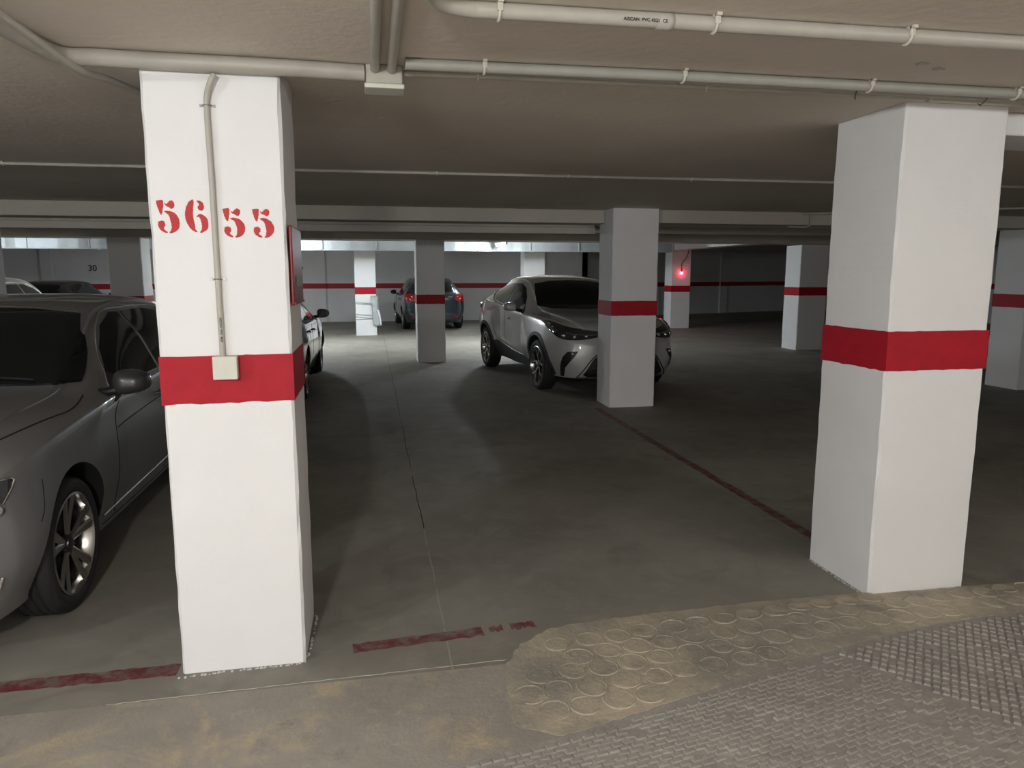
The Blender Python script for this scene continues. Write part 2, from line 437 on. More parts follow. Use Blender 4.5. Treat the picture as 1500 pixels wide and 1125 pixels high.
# ---------------------------------------------------------------- near pillar fittings
cd = empty('conduit_pipe', (-.553, 2.822, 1.26), 'grey vertical conduit clipped to the front of the near 56 55 pillar', 'pipe')
def rel(root, pts): return [tuple(Vector(p) - root.location) for p in pts]
tube('tube', rel(cd, [(-.552, 2.818, 1.255), (-.553, 2.818, 1.6), (-.553, 2.817, 1.9), (-.555, 2.817, 2.13), (-.55, 2.812, 2.19), (-.535, 2.795, 2.225), (-.52, 2.795, 2.255)]), .0105, M['pvc'], cd, 14, 5)
def saddle(root, x, z, y=2.83):
    bm = bmesh.new()
    for t in (-1, 1): add_box(bm, x + t * .020 - .007, x + t * .020 + .007, y - .004, y, z - .005, z + .005)
    add_tube(bm, [(x + .0135 * math.cos(a), y - .012 - .0115 * math.sin(a), z) for a in [PI * k / 8 for k in range(9)]], .0025, 6)
    for t in (-1, 1): add_lathe(bm, [(-.007, .003), (-.004, .004)], 8, 'y', (x + t * .021, y, z))
    o = link('pipe_clip', bm, M['steel']); o.parent = root; o.location = -root.location; return o
saddle(cd, -.554, 2.155); saddle(cd, -.553, 1.545)
t = text_mesh('printed_marking', 'AISCAN  PVC  M20', .011, M['print'], (0, 0, 0), (0, 0, 0), cd, .0003)
t.location = Vector((-.5505, 2.8068, 1.36)) - cd.location; t.rotation_euler = (PI / 2, PI / 2, 0)
sb = empty('junction_box', (-.54, 2.827, 1.22), 'small square beige junction box on the red band of the left pillar', 'junction box')
o = box('box_body', -.042, .042, -.036, -.004, -.042, .042, M['box'], sb, .004)
box('box_cover', -.0435, .0435, -.047, -.037, -.0435, .0435, M['box'], sb, .004)
rs = empty('fire_cabinet', (-.300, 3.03, 1.6), 'dark red glossy panel cabinet on the shaded right side of the left pillar', 'fire cabinet')
box('panel', 0.0, .012, -.18, .19, -.155, .145, M['redsheet'], rs, .004)
box('frame', .0121, .016, -.175, .185, -.152, -.143, M['redsheet'], rs)
box('name_plate', .0122, .0155, -.10, .155, -.085, -.045, M['tag'], rs, .001)['label'] = 'dull grey-green plate'

# ---------------------------------------------------------------- ceiling pipes
def clip_at(root, x, y, r, z, drop=.012, ang=0.):
    """C-shaped PVC clip under a pipe running along x"""
    bm = bmesh.new()
    add_box(bm, x - .008, x + .008, y - r - .016, y + r + .006, z + r * .6, CZ - .0005)
    add_box(bm, x - .008, x + .008, y - r - .006, y - r, z - r * .3, z + r)
    add_tube(bm, [(x, y + (r + .003) * math.cos(a), z + (r + .003) * math.sin(a)) for a in [PI * .9 + (2.1 * PI - PI * .9) * k / 14 for k in range(15)]], .005, 6)
    o = link('pipe_clip', bm, M['clip']); o.parent = root; o.location = -root.location; return o
def pipe(pts, r, m, label, clips=(), n=0, name='conduit_pipe', cat='pipe'):
    root = empty(name, pts[0], label, cat, group='pipes under the ceiling')
    tube('tube', rel(root, pts), r, M[m], root, 14, n)
    for (x, y, z) in clips: clip_at(root, x, y, r, z)
    return root
pipe([(-1.07, 1.3, 2.2895), (-1.06, 2.3, 2.2895), (-1.04, 2.62, 2.2895), (-1.0, 2.785, 2.2895), (-.90, 2.79, 2.2895), (-.7, 2.795, 2.2895), (-.3, 2.795, 2.2895), (-.004, 2.81, 2.2895)], .029, 'pvc_dark',
     'painted pipe bending at top left and passing over the 56 55 pillar', n=6)
pipe([(-.925, 1.6, 2.235), (-.935, 2.35, 2.235), (-.935, 2.75, 2.235), (-.925, 3.0, 2.27), (-.90, 3.4, 2.3055)], .013, 'pvc',
     'thin conduit crossing over the bent pipe at top left', n=6)
pipe([(.14, 2.70, 2.2985), (1.2, 2.66, 2.2985), (2.9, 2.64, 2.2985), (4.5, 2.64, 2.2985)], .020, 'pvc_b',
     'long grey conduit running right from the ceiling junction box', [(.42, 2.69, 2.2985), (1.17, 2.66, 2.2985), (1.95, 2.65, 2.2985), (2.62, 2.642, 2.2985)])
pipe([(.14, 2.755, 2.3055), (1.3, 2.745, 2.3055), (4.5, 2.75, 2.3055)], .013, 'pvc_dark', 'thinner middle conduit right of the ceiling junction box')
lp = pipe([(.142, 2.86, 2.3075), (.45, 2.84, 2.3075), (1.3, 2.82, 2.3075), (4.5, 2.80, 2.3075)], .011, 'pvc', 'lowest thin conduit tied with black cable ties near the right pillar',
     [(.42, 2.842, 2.3075), (1.34, 2.82, 2.3075), (2.36, 2.813, 2.3075)])
for x in (1.92, 2.53):
    bm = bmesh.new(); add_tube(bm, catmull([(x, 2.675, 2.312), (x + .012, 2.70, 2.286), (x + .065, 2.78, 2.285), (x + .10, 2.825, 2.292), (x + .10, 2.845, 2.314)], 5), .0025, 6)
    o = link('cable_tie', bm, M['cable']); o.parent = lp; o.location = -lp.location
dp = pipe([(.16, 1.75, 2.2965), (.165, 1.97, 2.2965), (.20, 2.08, 2.2965), (.29, 2.125, 2.2965), (.5, 2.12, 2.2965), (1.8, 2.09, 2.2965), (3.2, 2.06, 2.2965)], .022, 'pvc',
     'curved grey conduit at the top of the photo with printed marking', [(.375, 2.125, 2.2965), (1.02, 2.107, 2.2965), (1.66, 2.093, 2.2965)], n=6)
bm = bmesh.new(); add_tube(bm, [(.84, 2.112, 2.295), (.875, 2.111, 2.295), (.89, 2.111, 2.295)], [.0222, .0238, .0238], 16)
o = link('pipe_coupling', bm, M['pvc']); o.parent = dp; o.location = -dp.location
t = text_mesh('printed_marking', 'AISCAN  PVC 4321  CE', .0135, M['print'], (0, 0, 0), (0, 0, 0), dp, .0003)
t.location = Vector((.80, 2.0885, 2.2885)) - dp.location; t.rotation_euler = (math.radians(78), 0, math.radians(-1))
pipe([(.035, 1.2, 2.3015), (.035, 2.79, 2.3015)], .017, 'pvc', 'left of two short conduits entering the ceiling junction box', [])
pipe([(.095, 1.2, 2.3015), (.095, 2.79, 2.3015)], .017, 'pvc', 'right of two short conduits entering the ceiling junction box', [])
jb = empty('junction_box', (.068, 2.86, 2.27), 'grey square junction box on the ceiling where the conduits meet', 'junction box')
box('box_body', -.066, .066, -.068, .03, -.018, .0485, M['pvc'], jb, .005)
box('box_cover', -.072, .072, -.078, .033, -.036, -.019, M['box'], jb, .004)
# thin conduit mid ceiling
pipe([(-6, 5.6, 2.3075), (-2.5, 5.58, 2.3075), (0.5, 5.50, 2.3075), (3.6, 5.42, 2.3075), (9, 5.3, 2.3075)], .011, 'pvc', 'long thin conduit across the dark ceiling behind the near pillars',
     [(-2.42, 5.58, 2.3075), (.5, 5.50, 2.3075), (1.5, 5.475, 2.3075), (2.5, 5.45, 2.3075)])
pipe([(8.5, 6.3, 2.304), (5.4, 8.0, 2.301), (5.3, 8.08, 2.285), (5.28, 8.1, 2.17), (5.2, 8.1, 2.14), (5.0, 8.12, 2.145)], .012, 'pvc', 'thin conduit dropping over the beam left of the near right pillar', n=5)
for (x, y, lab) in ((1.98, 2.41, 'left brown ceiling fixing hole above the right pillar'), (2.09, 2.46, 'right brown ceiling fixing hole above the right pillar')):
    bm = bmesh.new(); add_lathe(bm, [(-.004, .012), (-.002, .017), (.0, .018)], 9, 'z', (x, y, CZ)); add_box(bm, x, x + .03, y - .006, y + .004, CZ - .003, CZ)
    tag(link('wall_plug', bm, M['cladding'] if False else M['pvc_dark']), lab, 'wall plug')
bm = bmesh.new(); add_lathe(bm, [(-.003, .006), (0, .008)], 10, 'z', (-1.01, 2.99, CZ))
tag(link('wall_plug', bm, M['black']), 'small black hole plug in the ceiling at top left', 'wall plug')

# ---------------------------------------------------------------- duct at the back
dr = empty('ventilation_duct', (0, 17.8, 2.15), 'long galvanised ventilation duct under the rear ceiling', 'duct')
rnd = random.Random(5); x = -13.5; k = 0
while x < 6.8:
    L_ = 1.24
    bm = bmesh.new()
    # panel with faceted cross-breaks
    nn = 6
    vs = []
    for i in range(nn + 1):
        u = x + .012 + (L_ - .024) * i / nn; off = (.006 if i % 2 else 0) + rnd.uniform(-.003, .003)
        vs.append([bm.verts.new((u, -.30 - off, 0)), bm.verts.new((u, -.30 - off, .235)), bm.verts.new((u, .30, .235)), bm.verts.new((u, .30, 0))])
    for a, c in zip(vs, vs[1:]):
        for q in range(4): bm.faces.new((a[q], c[q], c[(q + 1) % 4], a[(q + 1) % 4]))
    bm.faces.new(vs[0]); bm.faces.new(vs[-1])
    link('duct_section', bm, M['duct'], dr)
    box('flange', x - .012, x + .012, -.325, .325, -.012, .25, M['duct'], dr)
    x += L_; k += 1
box('corner_strip', -13.5, x, -.325, -.31, -.02, -.003, M['duct'], dr)
for k in range(9):
    box('hanger', -12.9 + k * 2.48, -12.88 + k * 2.48, -.33, -.31, .2, CZ2 - 2.151, M['steel'], dr)

# ---------------------------------------------------------------- lamps
def lamp(x, y0, y1, z, label, power, top, rz=0., col=(.87, .95, 1.0)):
    r = empty('fluorescent_lamp', (x, (y0 + y1) / 2, z), label, 'lamp', rz, group='ceiling tube lamps')
    h = (y1 - y0) / 2
    box('lamp_body', -.05, .05, -h, h, .03, .075, M['clip'], r, .006)
    bm = bmesh.new(); add_tube(bm, [(0, -h + .03, 0), (0, h - .03, 0)], .019, 16); link('tube_light', bm, M['tube'], r, True, flat_angle=50)
    for s in (-1, 1): box('lamp_holder', -.02, .02, s * (h - .02) - .012, s * (h - .02) + .012, -.02, .03, M['clip'], r, .003)
    for s in (-1, 1): box('hanger', -.006, .006, s * h * .6 - .006, s * h * .6 + .006, .075, top - z - .001, M['steel'], r)
    ld = bpy.data.lights.new('tube_glow', 'AREA'); ld.shape = 'RECTANGLE'; ld.size = .05; ld.size_y = (y1 - y0) - .08
    ld.energy = power; ld.color = col; ld.spread = PI
    lo = bpy.data.objects.new('tube_glow', ld); COL.objects.link(lo); lo.parent = r; lo.location = (0, 0, -.024)
    # sideways light of the round tube
    for s in (-1, 1):
        l2 = bpy.data.lights.new('tube_glow', 'AREA'); l2.shape = 'RECTANGLE'; l2.size = .04; l2.size_y = (y1 - y0) - .08
        l2.energy = power * .75; l2.color = col
        o2 = bpy.data.objects.new('tube_glow', l2); COL.objects.link(o2); o2.parent = r; o2.location = (s * .024, 0, 0)
        o2.rotation_euler = (0, -s * PI / 2, 0)
    return r
def bulkhead(x, y, z, label, power, col):
    r = empty('bulkhead_lamp', (x, y, z), label, 'lamp', group='round lane lamps')
    bm = bmesh.new(); add_lathe(bm, [(.06, .15), (.10, .15), (.11, .13)], 32, 'z'); link('lamp_body', bm, M['clip'], r, True, flat_angle=40)
    bm = bmesh.new(); add_lathe(bm, [(.061, .13), (.03, .125), (.0, .09), (-.012, .04), (-.014, .01)], 32, 'z')
    link('lamp_shade', bm, mat('lit_globe', (1, 1, 1), .5, emit=col, es=12), r, True)
    bm = bmesh.new(); add_lathe(bm, [(.11, .05), (CZ - z - .001, .05)], 16, 'z'); link('mount', bm, M['clip'], r, True, flat_angle=40)
    ld = bpy.data.lights.new('globe_glow', 'POINT'); ld.energy = power; ld.color = col; ld.shadow_soft_size = .09
    lo = bpy.data.objects.new('globe_glow', ld); COL.objects.link(lo); lo.parent = r; lo.location = (0, 0, -.11)
bulkhead(-.68, -.75, 2.14, 'round lamp over the lane behind the camera on the left', 130, (1.0, .985, .96))
bulkhead(-4.6, -1.0, 2.14, 'round cool white lamp at the far left of the lane behind the camera', 150, (.90, .95, 1.0))
bulkhead(4.2, -1.1, 2.14, 'round lamp over the lane behind the camera on the right', 62, (1.0, .96, .90))
lamp(2.93, 15.7, 17.0, 2.25, 'glowing tube lamp under the ceiling in front of the far duct', 52, CZ2)
lamp(-1.97, 16.0, 17.2, 2.25, 'tube lamp hidden behind the 56 55 pillar', 62, CZ2)
lamp(-4.5, 20.6, 21.8, 2.40, 'unseen tube lamp added behind the duct to brighten the back wall', 15, CZ2)  # added fill lamp, kept out of view by the duct, lifts the left back wall
lamp(3.2, 20.6, 21.8, 2.40, 'unseen tube lamp added behind the duct to light the back wall bays', 8, CZ2)  # weaker added fill for the middle of the back wall, also out of view
lamp(-8.2, 14.3, 15.5, 2.40, 'tube lamp over the left rear bays', 26, CZ2, PI / 2)

rl = empty('warning_lamp', (8.96, 19.98, 1.62), 'small glowing red lamp hanging on the far right pillar', 'lamp')
bm = bmesh.new(); bmesh.ops.create_uvsphere(bm, u_segments=16, v_segments=10, radius=.045); link('red_bulb', bm, M['led'], rl, True)
bm = bmesh.new(); add_lathe(bm, [(.035, .02), (.09, .022), (.1, .01)], 12, 'z'); link('bulb_socket', bm, M['black'], rl, True)
tube('cord', [(0, 0, .1), (0.01, 0, .3), (.12, 0, .42), (.2, 0, .62), (.22, 0, .86)], .009, M['cable'], rl, 6, 5)
ld = bpy.data.lights.new('red_glow', 'POINT'); ld.energy = .4; ld.color = (1, .03, .08); ld.shadow_soft_size = .05
lo = bpy.data.objects.new('red_glow', ld); COL.objects.link(lo); lo.parent = rl; lo.location = (0, -.09, 0)

# ---------------------------------------------------------------- plastic sheeting on the far pillar
ws = empty('plastic_sheeting', (.07, 19.02, 0), 'crumpled white plastic strip tied with cords to the right corner of a far bright pillar', 'plastic sheeting')
bm = bmesh.new(); rnd = random.Random(11); vs = []
for i in range(15):
    z = 1.03 - i * .056; row = []
    for j in range(7):
        row.append(bm.verts.new((-.09 + j * .03 + rnd.uniform(-.012, .012) + .05 * (i / 14) ** 2, .045 - .05 * math.sin(PI * j / 6) + rnd.uniform(-.014, .014), z + rnd.uniform(-.01, .01))))
    vs.append(row)
for a, c in zip(vs, vs[1:]):
    for j in range(6): bm.faces.new((a[j], a[j + 1], c[j + 1], c[j]))
r_ = bmesh.ops.solidify(bm, geom=bm.faces[:], thickness=.01)
link('sheet', bm, M['wrap'], ws, True)
bm = bmesh.new(); add_tube(bm, catmull([(.08, .03, .66), (.13, .02, .45), (.15, .03, .26)], 5), [.03] * 5 + [.022] * 5 + [.014], 8); link('hanging_end', bm, M['wrap'], ws, True)
for z0, z1 in ((.88, .84), (.84, .82), (.56, .54), (.50, .47), (.42, .46)):
    tube('cord', [(-.50, .066, z0), (-.3, .064, (z0 + z1) / 2 - .01), (-.05, .03, z1), (.09, .055, z1 + .02)], .008, M['strap'], ws, 6, 5)

# ---------------------------------------------------------------- foreground concrete patches
def hgt(x, y):
    u = min(1, max(0, (x - .9) / 1.3)); v = min(1, max(0, (2.98 - y) / .2))
    return .002 + .032 * (u * u * (3 - 2 * u)) * v
OUT = [(.45, 2.26), (.46, 2.45), (.50, 2.66), (.58, 2.80), (.74, 2.915), (1.05, 2.95), (1.5, 2.965), (1.9, 2.975), (2.34, 2.965), (2.6, 2.925), (2.95, 2.915), (3.25, 2.90), (3.7, 2.86),
       (3.7, 2.70), (3.2, 2.645), (2.88, 2.60), (2.45, 2.57), (2.06, 2.51), (1.6, 2.42), (1.1, 2.30), (.8, 2.22), (.6, 2.17)]
def fill_poly(out, step, zf, thick=.012, mi=0, bm=None):
    bm = bm or bmesh.new()
    b2 = bmesh.new()
    b2.faces.new([b2.verts.new((x, y, 0)) for x, y in out])
    x0 = min(p[0] for p in out); x1 = max(p[0] for p in out); y0 = min(p[1] for p in out); y1 = max(p[1] for p in out)
    n = int((x1 - x0) / step)
    for i in range(1, n + 1):
        bmesh.ops.bisect_plane(b2, geom=b2.verts[:] + b2.edges[:] + b2.faces[:], plane_co=(x0 + i * step, 0, 0), plane_no=(1, 0, 0))
    n = int((y1 - y0) / step)
    for i in range(1, n + 1):
        bmesh.ops.bisect_plane(b2, geom=b2.verts[:] + b2.edges[:] + b2.faces[:], plane_co=(0, y0 + i * step, 0), plane_no=(0, 1, 0))
    bmesh.ops.triangulate(b2, faces=[f for f in b2.faces if len(f.verts) > 4])
    mp = {}
    for v in b2.verts: mp[v] = bm.verts.new((v.co.x, v.co.y, zf(v.co.x, v.co.y)))
    for f in b2.faces: bm.faces.new([mp[v] for v in f.verts]).material_index = mi
    for e in b2.edges:
        if len(e.link_faces) == 1:
            a, c = e.verts
            bm.faces.new((mp[a], mp[c], bm.verts.new((c.co.x, c.co.y, -thick)), bm.verts.new((a.co.x, a.co.y, -thick))))
    b2.free()
    return bm
def inside(p, poly):
    x, y = p; c = False; j = len(poly) - 1
    for i in range(len(poly)):
        xi, yi = poly[i]; xj, yj = poly[j]
        if (yi > y) != (yj > y) and x < (xj - xi) * (y - yi) / (yj - yi) + xi: c = not c
        j = i
    return c
rnd = random.Random(77); RO = []
for i, p in enumerate(OUT):
    q = OUT[(i + 1) % len(OUT)]; k = max(1, int(math.hypot(q[0] - p[0], q[1] - p[1]) / .025))
    for t in range(k):
        RO.append((p[0] + (q[0] - p[0]) * t / k + rnd.uniform(-.007, .007), p[1] + (q[1] - p[1]) * t / k + rnd.uniform(-.006, .006)))
OUT = RO
bm = fill_poly(OUT, .06, hgt)
rnd = random.Random(21)
row = 0; y = 2.20
while y < 2.95:
    x = .52 + (row % 2) * .068
    while x < 3.15:
        cx, cy = x + rnd.uniform(-.014, .014) + (y - 2.2) * .05, y + (x - .5) * .07 + rnd.uniform(-.012, .012); x += .131
        R = rnd.uniform(.053, .061)
        if not all(inside((cx + R * math.cos(a) * .95, cy + R * math.sin(a) * .95), OUT) for a in [PI * k / 4 for k in range(8)]): continue
        if rnd.random() < .05: continue
        a0 = rnd.uniform(0, 6.28); a1 = a0 + rnd.uniform(4.6, 6.4)
        K = 22; pts = []; rr = []
        for k in range(K + 1):
            a = a0 + (a1 - a0) * k / K; q = R * (1 + .03 * math.sin(3 * a + cx * 9))
            px, py = cx + q * math.cos(a), cy + q * math.sin(a)
            pts.append((px, py, hgt(px, py) - .0005)); rr.append(.0048 * min(1, .3 + 4 * min(k, K - k) / K) * rnd.uniform(.75, 1.15))
        add_tube(bm, pts, rr, 6)
        if rnd.random() < .6:   # slight raised disc
            vs = [bm.verts.new((cx + (R - .006) * math.cos(a), cy + (R - .006) * math.sin(a), hgt(cx, cy) + .0022)) for a in [2 * PI * k / 20 for k in range(20)]]
            vb = [bm.verts.new((cx + (R - .001) * math.cos(a), cy + (R - .001) * math.sin(a), hgt(cx, cy) - .002)) for a in [2 * PI * k / 20 for k in range(20)]]
            bm.faces.new(vs)
            for k in range(20): bm.faces.new((vb[k], vb[(k + 1) % 20], vs[(k + 1) % 20], vs[k]))
    y += .112; row += 1
o = link('concrete_slab', bm, M['ochre']); tag(o, 'ochre concrete strip stamped with rings before the right pillar', 'concrete slab')

GR = [(.02, 1.55), (.06, 1.95), (.18, 2.09), (.6, 2.165), (.8, 2.215), (1.1, 2.295), (1.6, 2.415), (2.06, 2.505), (2.45, 2.565), (2.88, 2.595), (3.2, 2.64), (3.7, 2.69), (4.4, 2.7), (4.4, 1.3), (.02, 1.3)]
h2 = lambda x, y: hgt(x, min(y, 2.7)) * .999
bm = fill_poly(GR, .2, h2)
rnd = random.Random(4)
def bar(cx, cy, lx, ly, ang, hz):
    ca, sa = math.cos(ang), math.sin(ang); z = h2(cx, cy); hz *= 1.25
    lo = []; hi = []
    for sx_, sy_ in ((-1, -1), (1, -1), (1, 1), (-1, 1)):
        for lst, k, zz in ((lo, 1., -.001), (hi, .80, hz)):
            px, py = sx_ * lx * k, sy_ * ly * k
            lst.append(bm.verts.new((cx + px * ca - py * sa, cy + px * sa + py * ca, z + zz)))
    bm.faces.new(hi)
    for i in range(4): bm.faces.new((lo[i], lo[(i + 1) % 4], hi[(i + 1) % 4], hi[i]))
ang = .18
j = 0
v = -1.6
while v < 2.2:
    u = -.6 + (j % 2) * .022
    while u < 4.4:
        x = u * math.cos(ang) - v * math.sin(ang); yy = u * math.sin(ang) + v * math.cos(ang) + .9
        u += .046
        if yy < 1.45 or x > 3.6: continue
        if inside((x, yy), GR) and inside((x, yy + .03), GR) and inside((x - .03, yy), GR):
            right = x > 1.75 + (2.5 - yy) * .55
            if right: continue
            track = abs(x - (1.62 + (2.5 - yy) * .5)) < .07
            if rnd.random() < (.55 if track else .03): continue
            bar(x + rnd.uniform(-.002, .002), yy + rnd.uniform(-.002, .002), .0220 * rnd.uniform(.85, 1.05), .0098 * rnd.uniform(.75, 1.1), ang + rnd.uniform(-.12, .12), rnd.uniform(.0035, .006))
    v += .0235; j += 1
# diamond zone at the right
ang = .85; v = -3
while v < 3.5:
    u = -1.
    while u < 5:
        x = u * math.cos(ang) - v * math.sin(ang); yy = u * math.sin(ang) + v * math.cos(ang)
        u += .040
        if yy < 1.45 or x > 3.9: continue
        if x > 1.80 + (2.5 - yy) * .55 and inside((x, yy), GR) and inside((x, yy + .025), GR) and rnd.random() > .05:
            bar(x, yy, .0175 * rnd.uniform(.85, 1.05), .0128 * rnd.uniform(.8, 1.05), ang + rnd.uniform(-.1, .1), rnd.uniform(.004, .0065))
    v += .030
o = link('concrete_slab', bm, M['grooved']); tag(o, 'grey anti-slip concrete ramp covered in small raised bars', 'concrete ramp')

# painted parking lines
def ragged_line(p0, p1, w, label, m, seed, skips=(), step=.03, z=.0015, jag=.006):
    rnd = random.Random(seed); a = Vector((*p0, 0)); b = Vector((*p1, 0)); d = (b - a); L_ = d.length; d /= L_; n = Vector((-d.y, d.x, 0))
    bm = bmesh.new(); k = int(L_ / step); prev = None
    for i in range(k + 1):
        t = i / k
        if any(s0 < t < s1 for s0, s1 in skips): prev = None; continue
        c = a + d * (L_ * t); e0, e1 = rnd.uniform(-jag, jag), rnd.uniform(-jag, jag)
        row = [bm.verts.new(c + n * (w / 2 + e0) + Vector((0, 0, z))), bm.verts.new(c - n * (w / 2 + e1) + Vector((0, 0, z))),
               bm.verts.new(c - n * (w / 2 + e1) + Vector((0, 0, -.002))), bm.verts.new(c + n * (w / 2 + e0) + Vector((0, 0, -.002)))]
        if prev:
            for q in range(4): bm.faces.new((prev[q], row[q], row[(q + 1) % 4], prev[(q + 1) % 4]))
        else: bm.faces.new(row)
        prev = row
    bm.faces.new(prev)
    return tag(link('parking_line', bm, M[m]), label, 'painted line', 'red parking bay lines')
ragged_line((-3.4, 2.85), (-.80, 2.87), .085, 'red line on the floor left of the 56 55 pillar', 'line', 1)
ragged_line((-.12, 2.90), (.44, 2.945), .075, 'worn dark red line on the floor right of the 56 55 pillar', 'line', 2)
ragged_line((.47, 2.955), (.68, 2.965), .05, 'short flaked remnant of red line touching the ringed concrete', 'line', 3, skips=((.3, .42),), step=.012, jag=.014)
ragged_line((2.57, 3.52), (2.58, 8.0), .075, 'red line running into the depth to the middle pillar', 'line_dark', 4)
ragged_line((8.9, 8.8), (9.0, 13.5), .08, 'faint red line between the two dim right pillars', 'line_dark', 5)
# thin pale crack across the lane
bm = bmesh.new(); rnd = random.Random(9); pts = []; rr = []
for i in range(76):
    x = -1.0 + i * .02; pts.append((x, 2.665 + (x + 1) * .018 + rnd.uniform(-.0025, .0025), .0)); rr.append(.0018 if rnd.random() < .8 else .0006)
add_tube(bm, pts, rr, 5)
tag(link('floor_crack', bm, M['crack']), 'thin pale crack across the lane in front of the left pillar', 'crack')

# ================================================================= cars
def interp(keys, x):
    """keys: list of (x, a, b, c...) descending x; Catmull-Rom-ish monotone interpolation"""
    n = len(keys)
    if x >= keys[0][0]: return keys[0][1:]
    if x <= keys[-1][0]: return keys[-1][1:]
    for i in range(n - 1):
        if keys[i][0] >= x >= keys[i + 1][0]: break
    x0, x1 = keys[i][0], keys[i + 1][0]; h = x1 - x0; t = (x - x0) / h
    out = []
    for q in range(1, len(keys[0])):
        y0, y1 = keys[i][q], keys[i + 1][q]; d = (y1 - y0) / h
        def slope(j):
            if j == 0 or j == n - 1: 
                a = 0 if j == 0 else n - 2
                return (keys[a + 1][q] - keys[a][q]) / (keys[a + 1][0] - keys[a][0])
            da = (keys[j][q] - keys[j - 1][q]) / (keys[j][0] - keys[j - 1][0]); db = (keys[j + 1][q] - keys[j][q]) / (keys[j + 1][0] - keys[j][0])
            if da * db <= 0: return 0.
            return 2 * da * db / (da + db)
        m0, m1 = slope(i) * h, slope(i + 1) * h
        out.append((2 * t**3 - 3 * t * t + 1) * y0 + (t**3 - 2 * t * t + t) * m0 + (-2 * t**3 + 3 * t * t) * y1 + (t**3 - t * t) * m1)
    return out

